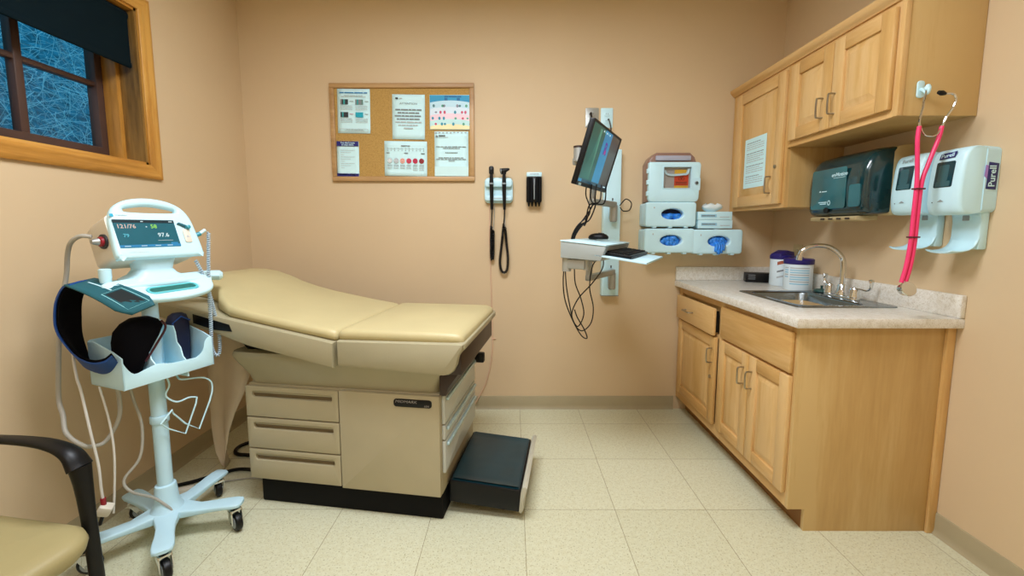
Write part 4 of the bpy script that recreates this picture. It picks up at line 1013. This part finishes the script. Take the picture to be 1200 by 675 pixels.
def glove_box(x, z, label, spill):
    t = thing('glove_box_holder', label, 'glove box', (x, 0, z), (0, 0, 0), 'glove holders under the sharps cabinet')
    W, H = .318, .155
    m = MB(); oc = ell(.070, .034, .01, 0.002, 28)
    m.prism(rrect(W - .008, H - .008, .014, 0, 0), 0, .10, WHITE2, r=.004, M=FRONT(0, -.001, 0))
    m.build('rear_tray', t)
    m = MB(); m.prism(rrect(W, H, .018, 0, 0), .10, .150, WHITE, r=.010, seg=3, holes=[oc], M=FRONT())
    for xx in (-.10, .0, .10): m.box(xx - .012, xx + .012, -.145, -.11, -H / 2 - .008, -H / 2 + .004, WHITE2, .003)
    m.prism(ell(.004, .006, -.108, .042, 8), .150, .1505, LGREY, M=FRONT()); sp = m.build('front_cover', t)
    m = MB(); m.box(-.014, .014, -.13, -.115, H / 2 - .004, H / 2 + .006, GREY, .002); m.build('latch', t)
    m = MB(); m.prism(ell(.069, .033, .01, .002, 24), .101, .103, pm('glove_box_dark', '#0D1A33', .8), M=FRONT())
    rr = random.Random(int(x * 100 + z * 10)); g = []
    for i in range(9):
        tv = lerp(-.95, .15 if spill == 0 else .88, i / 8); hw = .066 * (1 - tv * tv) ** .5
        g.append([(.01 + lerp(-hw, hw, j / 16), -.106 - .012 * rr.random(), .002 + .031 * tv) for j in range(17)])
    m.sheet(g, GLOVE)
    lo = {0: -.03, 1: -.03, 2: -.045}[spill]
    n = (9, 20, 20)[spill]
    for k in range(n):
        cx, cz = rr.uniform(-.040, .050), rr.uniform(-.020, .018) if spill else rr.uniform(-.026, -.002)
        pts = smooth([(cx - .02, -.106, cz), (cx - .005, -.125 - .004 * (k % 3), cz + rr.uniform(-.006, .008)), (cx + .018, -.112, cz + rr.uniform(-.01, .006)), (cx + .03, -.104, cz)], 4)
        m.tube(pts, [.007 + .010 * sin(pi * i / (len(pts) - 1)) for i in range(len(pts))], GLOVE, 8, flat=(1, .6))
    if spill == 2:
        for dx, L in ((-.012, .045), (.004, .058), (.020, .050), (.034, .035)):
            pts = smooth([(dx, -.12, -.01), (dx + .002, -.155, -.022), (dx - .002, -.160, -.01 - L), (dx + .002, -.157, -.014 - L)], 4); m.tube(pts, [.014] * (len(pts) - 3) + [.012, .009, .003], GLOVE, 8, flat=(1, .7))
    m.build('gloves', t, 60); return t
glove_box(1.003, 1.340, 'upper white glove holder directly below the sharps cabinet, nearly empty', 0)
glove_box(1.000, 1.174, 'lower left white glove holder with blue gloves in its oval opening', 1)
glove_box(1.304, 1.168, 'right white glove holder under tissue boxes, blue glove drooping out', 2)
def tissue_box(z, label, pop, dx):
    t = thing('tissue_box', label, 'tissue box', (1.292 + dx, -.075, z), (0, 0, 0), 'tissue boxes on the right glove holder')
    W, H, D = .218, .052, .115
    m = MB(); m.box(-W / 2, W / 2, -D / 2, D / 2, 0, H, WHITE, .002)
    F = FRONT(0, -D / 2 - .0002, H / 2); rect(m, F, -.04, 0, .10, .018, CANB, .0004, .002); bars(m, FRONT(0, -D / 2 - .0007, H / 2), -.085, .0, .0, .007, GREYINK, 3, int(z * 100)); bars(m, F, .03, .09, -.008, .004, LGREY, 3, 9)
    m.build('carton', t)
    if pop:
        m = MB(); g = []
        for i in range(9):
            v = i / 8; row = []
            for j in range(17):
                a = 2 * pi * j / 16; R = .010 + .050 * sin(pi * min(1, v * .86 + .04)) ** .7 * (1 + .16 * sin(3 * a + 4 * v) + .08 * sin(7 * a))
                row.append((R * cos(a) * 1.1, R * sin(a) * .55, H + .001 + .050 * v ** .8 + .006 * sin(4 * a + 3) * v))
            g.append(row)
        m.sheet(g, TISSUE); s = m.build('tissue', t, 80); md = s.modifiers.new('thickness', 'SOLIDIFY'); md.thickness = .0008
tissue_box(1.2525, 'lower tissue box of two stacked on the right glove holder', False, 0)
tissue_box(1.306, 'upper tissue box with a white tissue popping out', True, -.004)

# ------------------------------------------------------------------ base cabinet (right wall; local x runs toward the camera, -y into the room)
RR = (0, 0, rad(-90))
BC = thing('base_cabinet', 'maple base cabinet under the sink counter along right wall', 'cabinet', (XR, 0, 0), RR)
FD = -.606                                                       # face frame plane
m = MB(); m.box(.004, 1.152, FD + .02, -.002, .092, .864, MAPP)
m.box(.004, 1.152, -.535, -.02, 0, .094, pm('toe_kick_wood', '#8A5F2E', .6)); m.build('carcass', BC)
m = MB(); m.prism([(-.002, 0), (-.002, .864), (FD - .001, .864), (FD - .001, .096), (-.536, .096), (-.536, 0)], 1.152, 1.17, MAPP, M=fr((0, 0, 0), (0, 1, 0), (0, 0, 1)), r=.001); m.build('end_panel', BC, recalc=True)
m = MB(); m.box(1.17, 1.182, -.036, -.002, .0, .862, MAPV, .002); m.build('scribe_strip', BC)
m = MB()
for a, b in ((.004, .05), (.552, .60), (1.125, 1.1515)): m.box(a, b, FD, FD + .02, .096, .864, MAPV)
for a, b in ((.096, .155), (.648, .67), (.825, .864)): m.box(.05, 1.125, FD + .0005, FD + .0195, a, b, MAPH)
m.build('face_frame', BC)
def raised_door(x0, x1, z0, z1, y, name, parent, sw=.058, t=.02):
    m = MB(); w, h = x1 - x0, z1 - z0
    m.box(x0, x0 + sw, y - t, y, z0, z1, MAPV, .004); m.box(x1 - sw, x1, y - t, y, z0, z1, MAPV, .004)
    m.box(x0 + sw, x1 - sw, y - t + .0004, y, z0, z0 + sw, MAPH, .003); m.box(x0 + sw, x1 - sw, y - t + .0004, y, z1 - sw, z1, MAPH, .003)
    cx, cz = (x0 + x1) / 2, (z0 + z1) / 2; iw, ih = w - 2 * sw, h - 2 * sw
    rings = []
    for k, yy in ((-.004, y - .006), (0, y - .008), (.004, y - .009), (.03, y - t + .002), (.033, y - t + .001)):
        rings.append([(px, yy, pz) for px, pz in rrect(iw - 2 * k, ih - 2 * k, 0, cx, cz)])
    m.loft(rings, MAPV, (False, True))
    return m.build(name, parent, 25, recalc=True)
def pull(parent, x, z0, z1, y, horiz=False):
    m = MB()
    if horiz: pts = [(x - .048, y, z0), (x - .048, y - .022, z0), (x - .036, y - .030, z0), (x + .036, y - .030, z0), (x + .048, y - .022, z0), (x + .048, y, z0)]
    else: pts = [(x, y, z0), (x, y - .022, z0), (x, y - .030, z0 + .01), (x, y - .030, z1 - .01), (x, y - .022, z1), (x, y, z1)]
    m.tube(smooth(pts, 4), .0042, NICKEL, 8)
    return m.build('handle', parent)
def slab_front(x0, x1, z0, z1, y, name, parent, t=.02):
    m = MB(); m.box(x0, x1, y - t, y, z0, z1, MAPH, .006); return m.build(name, parent)
d = slab_front(.046, .545, .662, .815, FD - .016, 'drawer', BC); pull(d, .245, .74, 0, FD - .036, True)
m = MB(); m.box(.535, .541, FD - .016, FD, .68, .80, BLACK); m.box(.06, .53, FD - .0155, FD, .672, .80, MAPP); m.build('drawer_box', d)
slab_front(.596, 1.150, .668, .836, FD, 'false_front', BC)
d = raised_door(.046, .545, .155, .652, FD, 'door', BC); pull(d, .520, .505, .585, FD - .02)
m = MB(); m.cyl((.512, FD - .02, .42), (.512, FD - .027, .42), .009, NICKEL, 14); m.build('lock', d)
d = raised_door(.590, .868, .155, .655, FD, 'door', BC); pull(d, .835, .505, .585, FD - .02)
d = raised_door(.872, 1.150, .155, .655, FD, 'door', BC); pull(d, .903, .505, .585, FD - .02)

# countertop with backsplashes: one laminate piece with a sink cut-out
CT = thing('countertop', 'speckled beige laminate countertop with backsplash on the base cabinet', 'countertop', (XR, 0, 0), RR)
SK = (.515, .975, -.475, -.062)                                   # sink opening, local
m = MB(); m.prism([(.001, -.642), (1.205, -.642), (1.205, -.001), (.001, -.001)], .866, .905, LAM, r1=.007, r0=.003,
                  holes=[[(SK[0], SK[2]), (SK[1], SK[2]), (SK[1], SK[3]), (SK[0], SK[3])]]); m.build('worktop', CT)
m = MB(); m.box(.02, 1.205, -.021, -.001, .905, .995, LAM, .003); m.build('backsplash', CT)
m = MB(); m.box(.001, .021, -.642, -.001, .905, .995, LAM, .003); m.build('backsplash', CT)
# sink
SN = thing('sink', 'stainless steel drop-in sink set in the countertop', 'sink', (XR, 0, 0), RR)
cx, cy = (SK[0] + SK[1]) / 2, (SK[2] + SK[3]) / 2; W, D = SK[1] - SK[0], SK[3] - SK[2]
m = MB(); oc = rrect(W + .035, D + .035, .03, cx, cy, 5); bw_ = rrect(W - .05, D - .11, .05, cx, cy - .035, 5)
m.prism(oc, .9055, .9095, STEEL, r1=.002, holes=[bw_]); m.build('rim', SN)
m = MB(); rings = []
for k, z in ((0, .909), (.004, .90), (.010, .80), (.022, .765), (.05, .756), (.13, .752)):
    rings.append([(x, y, z) for x, y in rrect(W - .05 - 2 * k, D - .11 - 2 * k, max(.05 - k * .3, .02), cx, cy - .035, 5)])
m.loft(rings, STEEL, (False, True)); b_ = m.build('bowl', SN, recalc=True)
md = b_.modifiers.new('thickness', 'SOLIDIFY'); md.thickness = .001
m = MB(); m.lathe([(.042, .754), (.042, .757), (.03, .7575), (.026, .754)], CHROME, 24, TOP(cx, cy - .035, 0)); m.build('drain', SN, recalc=True)
# faucet
FA = thing('faucet', 'chrome gooseneck faucet with wing handles behind the sink', 'faucet', (XR, 0, 0), RR)
fx, fy, fz = .715, -.088, .9095
m = MB(); m.prism(rrect(.20, .05, .024, fx, fy, 6), fz, fz + .010, CHROME, r1=.004)
m.lathe([(.027, fz + .009), (.027, fz + .02), (.020, fz + .035), (.017, fz + .06), (.0135, fz + .065)], CHROME, 22, TOP(fx, fy, 0), (False, True)); m.build('deck_plate', FA, recalc=True)
m = MB(); sp = smooth([(fx, fy, fz + .05), (fx, fy, fz + .15), (fx - .004, fy - .012, fz + .205), (fx - .02, fy - .06, fz + .248), (fx - .04, fy - .12, fz + .255), (fx - .055, fy - .165, fz + .235), (fx - .06, fy - .18, fz + .205)], 7)
m.tube(sp, .0115, CHROME, 14); m.cyl(sp[-1], sp[-1] + V((-.001, -.002, -.025)), .0135, CHROME, 14); m.build('gooseneck_spout', FA)
for s, tip in ((-1, (-.055, .018, .075)), (1, (.075, .01, .072))):
    m = MB(); b = V((fx + s * .078, fy, fz))
    m.lathe([(.024, .008), (.024, .018), (.020, .03), (.021, .045), (.016, .055), (.006, .058)], CHROME, 18, TOP(*b), (False, True))
    pth = smooth([b + V((0, 0, .052)), b + V((s * .03, .004, .052)), b + V((tip[0] * .75, tip[1], .050)), b + V((tip[0], tip[1], .062)), b + V((tip[0] * 1.06, tip[1], .092)), b + V((tip[0] * .98, tip[1], .104))], 5)
    m.tube(pth, [.007] * (len(pth) - 8) + [.008, .009, .010, .011, .012, .012, .010, .006], CHROME, 10, flat=(.55, 1.1)); m.build('wing_handle', FA, recalc=True)
m = MB(); m.lathe([(.03, .0), (.036, .004), (.034, .012), (.02, .017), (.006, .019), (.005, .030), (.008, .033), (.004, .036)], pm('dark_green_stopper', '#1D4B47', .3), 24)
o = m.build('sink_stopper', None, recalc=True); place(o, (XR - .075, -.565, .9098)); tag(o, 'dark green sink stopper lying on rim beside faucet', 'sink stopper')

# things on the counter
def canister(name, x, y, rot, R, H, label, lid):
    t = thing(name, label, 'canister', (x, y, .9055), (0, 0, rot), 'wipes tubs on the counter')
    m = MB(); m.lathe([(R * .96, .0), (R, .004), (R, H - .004), (R * .97, H)], CANW, 40)
    m.build('tub', t)
    m = MB()
    for k in range(2 if lid else 1):
        a0, a1 = ((-.62, .75), (-1.1, -.75))[k]
        for q in range(8 if k == 0 else 5):
            z = H * (.82 - q * .085); n = 10
            g = [[((R + .0006) * sin(lerp(a0, a1, i / n)), -(R + .0006) * cos(lerp(a0, a1, i / n)), z + dz) for i in range(n + 1)] for dz in (0, .006)]
            m.sheet(g, CANB if q % 3 else LGREY)
    m.build('label_print', t)
    m = MB()
    if lid == 1: m.lathe([(R * 1.02, H - .004), (R * 1.05, H), (R * 1.05, H + .022), (R * .98, H + .027), (R * .3, H + .029)], LIDP, 40, caps=(False, True)); m.box(-.02, .02, -.012, .012, H + .027, H + .036, LIDP, .004)
    else:
        m.lathe([(R * 1.02, H - .004), (R * 1.05, H), (R * 1.05, H + .018), (R * .9, H + .022), (R * .2, H + .023)], LIDP, 40, caps=(False, True))
        m.prism([(-R, H + .015), (R, H + .015), (R * .9, H + .04), (0, H + .05), (-R * .9, H + .028)], -R * .55, R * .55, LIDP, r=.006, M=FRONT())
    m.build('lid', t, recalc=True); return t
canister('wipes_canister', 1.628, -.435, rad(-32), .070, .150, 'round wipes canister with purple lid, nearest to the faucet', 1)
c2 = canister('wipes_canister', 1.650, -.255, rad(20), .062, .165, 'taller wipes canister with flipped purple lid, half hidden behind the other', 0)
m = MB()
for k, zz in enumerate((.14, .095, .06)):
    R = .0626; n = 10
    m.sheet([[(R * sin(a), -R * cos(a), zz + dz - .02 * abs(a + .6)) for a in [lerp(-1.3, .1, i / n) for i in range(n + 1)]] for dz in (0, .010 if k else .02)], (pm('rust_print', '#A5573A', .6), GREYINK, LGREY)[k])
m.build('chevron_print', c2)
BK = thing('black_box', 'small black box at the back corner of the counter', 'box', (1.60, -.10, .9055), (0, 0, rad(-20)))
m = MB(); m.box(-.075, .075, -.04, .04, 0, .06, BLACK, .005); m.build('case', BK)
m = MB()
for k in range(3): m.prism(rrect(.04, .004, .001, -.04, .022 + k * .012), .0, .0006, GREYINK, M=FRONT(0, -.0402, 0))
m.build('vent_print', BK)

# ------------------------------------------------------------------ wall cabinets
UF = -.30
UT = thing('wall_cabinet', 'tall maple wall cabinet in back corner with paper on its door', 'cabinet', (XR, 0, 0), RR)
m = MB(); m.box(.003, .552, UF + .02, -.002, 1.365, 2.125, MAPP); m.build('carcass', UT)
m = MB()
for a, b in ((.003, .045), (.52, .552)): m.box(a, b, UF, UF + .02, 1.362, 2.125, MAPV)
for a, b in ((1.362, 1.392), (2.05, 2.125)): m.box(.045, .52, UF + .0004, UF + .0195, a, b, MAPH)
m.build('face_frame', UT)
d = raised_door(.066, .532, 1.385, 2.072, UF, 'door', UT, .062); pull(d, .455, 1.447, 1.535, UF - .02)
m = MB(); m.cyl((.492, UF - .02, 1.585), (.492, UF - .027, 1.585), .009, NICKEL, 14); m.build('lock', d)
US = thing('wall_cabinet', 'shorter maple double-door wall cabinet above the paper towel dispenser', 'cabinet', (XR, 0, 0), RR)
m = MB(); m.box(.554, 1.15, UF + .02, -.002, 1.675, 2.125, MAPP); m.build('carcass', US)
m = MB(); m.box(1.1506, 1.168, UF + .019, -.002, 1.672, 2.125, MAPP, .001); m.build('end_panel', US)
m = MB()
for a, b in ((.554, .60), (1.125, 1.15)): m.box(a, b, UF, UF + .02, 1.672, 2.125, MAPV)
for a, b in ((1.672, 1.705), (2.05, 2.125)): m.box(.60, 1.125, UF + .0004, UF + .0195, a, b, MAPH)
m.box(1.1506, 1.170, UF - .002, UF + .0185, 1.672, 2.125, MAPV, .001)
m.build('face_frame', US)
d = raised_door(.575, .852, 1.70, 2.072, UF, 'door', US, .058); pull(d, .810, 1.757, 1.843, UF - .02)
d = raised_door(.856, 1.145, 1.70, 2.072, UF, 'door', US, .058); pull(d, .880, 1.757, 1.843, UF - .02)
m = MB(); cr = [(UF + .018, 2.092), (UF - .008, 2.092), (UF - .012, 2.100), (UF - .018, 2.104), (UF - .030, 2.118), (UF - .032, 2.132), (UF + .018, 2.132)]
m.prism(cr, .0, 1.172, MAPH, M=fr((0, 0, 0), (0, 1, 0), (0, 0, 1)))
o = m.build('cabinet_crown', None, recalc=True); place(o, (XR, 0, 0), RR); tag(o, 'maple crown moulding running along the top of both wall cabinets', 'moulding')
# notice on the tall door
o = thing('door_notice', 'white typed list taped to the tall wall cabinet door', 'paper', (XR + UF - .0205, -.297, 1.638), (0, 0, rad(-90)))
m = MB(); m.prism(rrect(.212, .29, 0), .0, .0005, PAPER, M=FRONT()); m.build('sheet', o)
m = MB(); F = FRONT(0, -.0006, 0)
for k in range(20):
    if k in (4, 10, 15): continue
    bars(m, F, -.085, .085 if k % 4 else .05, .118 - k * .0122, .004, GREYINK if k in (0, 5, 11, 16) else LGREY, 7, k)
m.build('print', o)

# ------------------------------------------------------------------ towel dispenser
TD = thing('towel_dispenser', 'smoked teal paper towel dispenser on right wall under cabinet', 'dispenser', (XR, -.775, 1.45), RR)
m = MB(); bp_ = [(-.001, -.14), (-.09, -.14), (-.10, -.13), (-.10, .13), (-.085, .155), (-.03, .165), (-.001, .165)]
m.prism(bp_, -.178, .178, CREAM, M=fr((0, 0, 0), (0, 1, 0), (0, 0, 1)), r=.006); m.build('rear_housing', TD, recalc=True)
def section(k):
    return [(-.088, -.135), (-.17, -.140), (-.205, -.125), (-.214, -.08), (-.216, .0), (-.208, .07), (-.185, .12), (-.15, .148), (-.088, .158)]
m = MB(); rings = []
for x, k in ((-.176, .80), (-.170, .90), (-.155, .965), (-.13, .99), (-.05, 1), (.05, 1), (.13, .99), (.155, .965), (.170, .90), (.176, .80)):
    pts = smooth([(a, b, 0) for a, b in section(k)], 3)
    rings.append([(x, -.088 + (p.x + .088) * k, p.y * (.6 + .4 * k) + (0)) for p in pts])
m.loft(rings, SMOKE); cv = m.build('cover', TD, 50, recalc=True)
m = MB()
F = FRONT(0, -.2168, 0)
m.prism(rrect(.215, .19, .012, -.03, -.01), 0, .0012, SMOKEL, M=F @ Matrix.Rotation(0, 4, 'X'), r=.0005); m.prism(rrect(.06, .10, .01, .125, -.052), -.006, .0005, SMOKEL, M=F)
m.text('enMotion', .024, WHITE, F @ TOP(.035, .052, .0016), shear=.25, bold=True); m.prism(rrect(.07, .0015, 0, .035, .038), .0012, .0016, WHITE, M=F)
m.prism([(-.085, -.022), (-.072, -.022), (-.078, -.014)], .0012, .0016, WHITE, M=F); bars(m, F @ TOP(0, 0, .0012), -.068, -.035, -.02, .004, WHITE, 3, 2)
bars(m, F @ TOP(0, 0, .0012), -.085, -.03, -.072, .004, WHITE, 4, 5); bars(m, F @ TOP(0, 0, .0012), -.075, -.035, -.080, .004, WHITE, 3, 6)
m.prism(ell(.009, .012, -.018, -.076, 16), .0012, .0018, WHITE, holes=[ell(.006, .008, -.018, -.076, 16)], M=F)
m.build('window_and_print', cv)
m = MB(); m.cyl((-.03, -.212, -.112), (-.03, -.222, -.112), .014, BLACK, 16); m.build('sensor', cv)
m = MB(); m.prism([(-.10, -.138), (-.195, -.142), (-.205, -.15), (-.20, -.160), (-.16, -.166), (-.10, -.160)], -.155, .125, CREAM, M=fr((0, 0, 0), (0, 1, 0), (0, 0, 1)), r=.004); m.build('exit_tray', TD, recalc=True)
m = MB()
for k in range(4): m.box(-.08 + .05 * k, -.055 + .05 * k, -.2065, -.204, -.157, -.149, BROWN)
m.build('exit_slot', TD)

# ------------------------------------------------------------------ hand sanitiser dispensers
def sanitizer(y, z, label, navy=True):
    t = thing('sanitizer_dispenser', label, 'dispenser', (XR, y, z), RR, 'sanitizer dispensers on the right wall')
    m = MB(); rings = []
    for yy, w, h, zc in ((-.001, .125, .235, .0), (-.045, .128, .242, 0), (-.052, .128, .243, 0)):
        rings.append([(px, yy, pz) for px, pz in rrect(w, h, .018, 0, zc, 5)])
    m.loft(rings, WHITE2); m.build('back_housing', t, recalc=True)
    m = MB(); rings = []
    prof = smooth([(-.052, .118, 0), (-.085, .122, 0), (-.112, .112, 0), (-.126, .08, 0), (-.134, .02, 0), (-.138, -.05, 0), (-.132, -.10, 0), (-.115, -.122, 0), (-.08, -.124, 0), (-.052, -.118, 0)], 4)
    for x, k in ((-.062, .82), (-.059, .90), (-.052, .96), (-.035, .99), (0, 1), (.035, .99), (.052, .96), (.059, .90), (.062, .82)):
        rings.append([(x, -.052 + (p.x + .052) * k, p.y * (.85 + .15 * k)) for p in prof])
    m.loft(rings, WHITE); fc = m.build('front_cover', t, 50, recalc=True)
    # front face decals follow the gently sloped front
    Ff = fr((0, -.1315, .035), (1, 0, 0), (0, .09, 1)); LB = pm('purell_navy', '#1D2468', .4); LP = pm('lilac_ink', '#9C7BC8', .5)
    m = MB(); m.prism(rrect(.066, .095, .006, 0, -.01), 0, .0012, pm('smoked_window', '#173A42', .15), M=Ff, r=.0005)
    m.prism(rrect(.036, .06, .006, -.004, -.004), .0012, .0016, pm('smoked_window_inner', '#2F5A62', .2), M=Ff); m.prism(rrect(.05, .02, .004, 0, -.044), .0012, .0016, MATS['smoked_window_inner'], M=Ff); m.build('level_window', fc)
    Ft = fr((0, -.125, .093), (1, 0, 0), (0, .22, 1)); m = MB()
    if navy: m.prism([(-.028, -.012), (.026, -.008), (.030, .014), (-.026, .010)], 0, .0012, LB, M=Ft, r=.0004)
    m.text('Purell', .020, WHITE if navy else GREY, Ft @ TOP(0, .001, .0013) @ Matrix.Rotation(.06, 4, 'Z'), bold=True); m.build('front_logo', fc)
    m = MB(); Fb = fr((0, -.138, -.072), (1, 0, 0), (0, -.05, 1)); m.prism([(-.012, -.003), (.012, -.003), (0, .005)], 0, .0006, GREY, M=Fb); m.prism(ell(.002, .002, -.03, -.004, 8), 0, .0006, DARKINK, M=Fb); m.build('sensor_mark', fc)
    m = MB(); Fs = fr((.0642, -.026, .015), (0, 1, 0), (0, 0, 1))
    Fs = fr((.0645, -.028, .012), (0, 0, 1), (0, -1, 0))
    m.prism([(-.048, -.017), (.045, -.020), (.050, .016), (-.045, .019)], 0, .0008, LB, M=Fs, r=.0003); m.prism([(-.01, .018), (.035, .012), (.04, .026), (.0, .028)], 0, .0006, LP, M=Fs)
    m.text('Purell', .033, WHITE, Fs @ TOP(0, 0, .0010), bold=True); m.build('side_logo', t)
    # drip tray: back shield that curves out into a lip
    m = MB(); g = []
    prof = smooth([(-.035, -.115, 0), (-.028, -.16, 0), (-.03, -.21, 0), (-.042, -.242, 0), (-.065, -.260, 0), (-.10, -.267, 0), (-.128, -.266, 0)], 4)
    for j in range(9):
        x = -.05 + .1 * j / 8; up = .010 * (abs(j - 4) / 4) ** 3
        g.append([(x * (1 - .06 * i / len(prof)), p.x, p.y + up * (i / len(prof))) for i, p in enumerate(prof)])
    m.sheet(g, WHITE)
    s = m.build('drip_tray', t, 80); md = s.modifiers.new('thickness', 'SOLIDIFY'); md.thickness = .004; md.offset = 0
    m = MB(); m.box(-.05, .05, -.034, -.001, -.252, -.11, WHITE, .006); m.box(-.012, .012, -.0355, -.033, -.145, -.125, GREY, .002); m.build('tray_bracket', t)
    return t
sanitizer(-1.200, 1.425, 'nearer white hand sanitizer dispenser with navy side logo')
sanitizer(-1.045, 1.430, 'farther white hand sanitizer dispenser behind the pink stethoscope', False)

# ------------------------------------------------------------------ hook and stethoscope on the cabinet end
hx = 1.517; hy = -1.1705
HK = thing('adhesive_hook', 'white adhesive hook on the end of the wall cabinet', 'hook', (hx, hy, 1.765))
m = MB(); m.prism(rrect(.026, .062, .010, 0, .0, 4), 0, .006, WHITE, r=.002, M=FRONT()); m.build('pad', HK)
m = MB(); m.tube(smooth([(0, -.006, .0), (0, -.020, -.012), (0, -.030, -.022), (0, -.036, -.012), (0, -.036, .0)], 5), .006, WHITE, 10); m.build('hook', HK)
SG = thing('stethoscope', 'hot pink stethoscope hanging from white hook on cabinet end', 'stethoscope', (0, 0, 0))
sy = -1.202
m = MB()
m.tube(smooth([(1.513, sy, 1.752), (1.503, sy - .004, 1.72), (1.501, sy - .004, 1.69), (1.496, sy - .002, 1.65), (1.499, sy, 1.62)], 6), .0036, CHROME, 8)
m.tube(smooth([(1.570, sy - .01, 1.737), (1.598, sy - .012, 1.736), (1.612, sy - .010, 1.722), (1.610, sy - .008, 1.695), (1.590, sy - .004, 1.655), (1.582, sy, 1.62)], 6), .0036, CHROME, 8)
m.tube(smooth([(1.499, sy, 1.635), (1.515, sy - .004, 1.597), (1.54, sy - .006, 1.588), (1.565, sy - .004, 1.597), (1.584, sy, 1.635)], 6), .0020, CHROME, 6); m.build('binaural_tube', SG)
for p0, p1, mt in (((1.513, sy, 1.752), (1.518, sy, 1.772), WHITE), ((1.572, sy - .01, 1.737), (1.545, sy - .012, 1.742), BLACK)):
    m = MB(); m.tube([p0, tuple(lerp(a, b, .5) for a, b in zip(p0, p1)), p1], [.0055, .0095, .006], mt, 12); m.build('ear_tip', SG, 60)
m = MB()
m.tube(smooth([(1.499, sy, 1.625), (1.497, sy, 1.58), (1.504, sy, 1.50), (1.510, sy, 1.42), (1.509, sy, 1.30), (1.508, sy, 1.20), (1.500, sy, 1.11), (1.487, sy, 1.045)], 7), .0070, PINK, 12)
m.build('tubing', SG)
m = MB(); m.tube(smooth([(1.582, sy, 1.625), (1.574, sy, 1.58), (1.546, sy, 1.49), (1.528, sy, 1.42), (1.5245, sy, 1.30), (1.5235, sy, 1.20), (1.516, sy, 1.11), (1.503, sy, 1.045)], 7), .0070, PINK, 12); m.build('tubing', SG)
for z, a in ((1.395, 1.518), (1.215, 1.516)):
    m = MB(); m.box(a - .019, a + .019, sy - .010, sy + .010, z, z + .006, pm('dark_red_clip', '#5A1A2A', .5), .002); m.build('clip', SG)
m = MB(); M = fr((1.50, sy - .008, 1.020), (1, 0, .15), (-.05, .35, 1)); m.lathe([(.004, -.022), (.016, -.020), (.022, -.014), (.022, -.010), (.010, -.004), (.009, .004), (.027, .006), (.029, .010), (.027, .014), (.012, .016)], CHROME, 26, M)
m.cyl((1.496, sy, 1.05), (1.499, sy - .005, 1.028), .006, CHROME, 10); m.build('chest_piece', SG, recalc=True)

# ------------------------------------------------------------------ cables on the floor by the table's head end
cable('floor_cord', [(-1.20, -.70, .012), (-1.30, -.66, .010), (-1.42, -.62, .010), (-1.53, -.60, .010), (-1.56, -.52, .010), (-1.48, -.44, .010), (-1.34, -.42, .03), (-1.20, -.45, .04)], .010, BLACK, 'thick black cord curling on floor behind hanging paper strip')
cable('floor_cord', [(-1.18, -.78, .010), (-1.30, -.76, .010), (-1.42, -.75, .010), (-1.50, -.80, .010), (-1.58, -.86, .010), (-1.66, -.90, .010)], .009, BLACK, 'black cord on floor running from exam table toward the left wall')
cable('thin_floor_cord', [(-1.17, -.86, .006), (-1.30, -.82, .006), (-1.45, -.86, .006), (-1.56, -.93, .006), (-1.60, -1.0, .006), (-1.66, -1.10, .006)], .0035, TUBEG, 'thin pale cord on floor between exam table and stand')
m = MB(); m.box(-.045, .045, -.016, .016, 0.0005, .026, OFFW, .005); m.cyl((.045, 0, .012), (.06, 0, .012), .006, OFFW, 8); o = m.build('cord_adapter'); place(o, (-1.565, -.93, 0), (0, 0, rad(25))); tag(o, 'small white cord adapter lying on floor behind the stand', 'adapter')

# ------------------------------------------------------------------ world, camera, colour
w = bpy.data.worlds.new('sky'); SC.world = w; w.use_nodes = True
nt = w.node_tree; bg = nt.nodes['Background']
tc = nt.nodes.new('ShaderNodeTexCoord'); n = noise(nt, tc.outputs['Generated'], 2, 3)
nt.links.new(ramp(nt, n, [(.3, lin('#4FB4DC')), (.7, lin('#8AD2EC'))]), bg.inputs['Color']); bg.inputs['Strength'].default_value = 1.3
cam = bpy.data.cameras.new('camera'); co = bpy.data.objects.new('camera', cam); COL.objects.link(co)
cam.sensor_width = 36; cam.lens = 481.15 / 1200 * 36; cam.shift_x = .0006; cam.shift_y = -.01747; cam.clip_start = .02
co.location = (0, -2.7614, 1.249); co.rotation_euler = (pi / 2 - .1, 0, .0018); SC.camera = co
SC.view_settings.view_transform = 'Standard'; SC.view_settings.look = 'None'; SC.view_settings.gamma = 1
SC.view_settings.exposure = 0.0; SC.view_settings.use_curve_mapping = False
SC.cycles.use_denoising = True; SC.cycles.max_bounces = 10; SC.cycles.diffuse_bounces = 6
SC.cycles.sample_clamp_indirect = 6
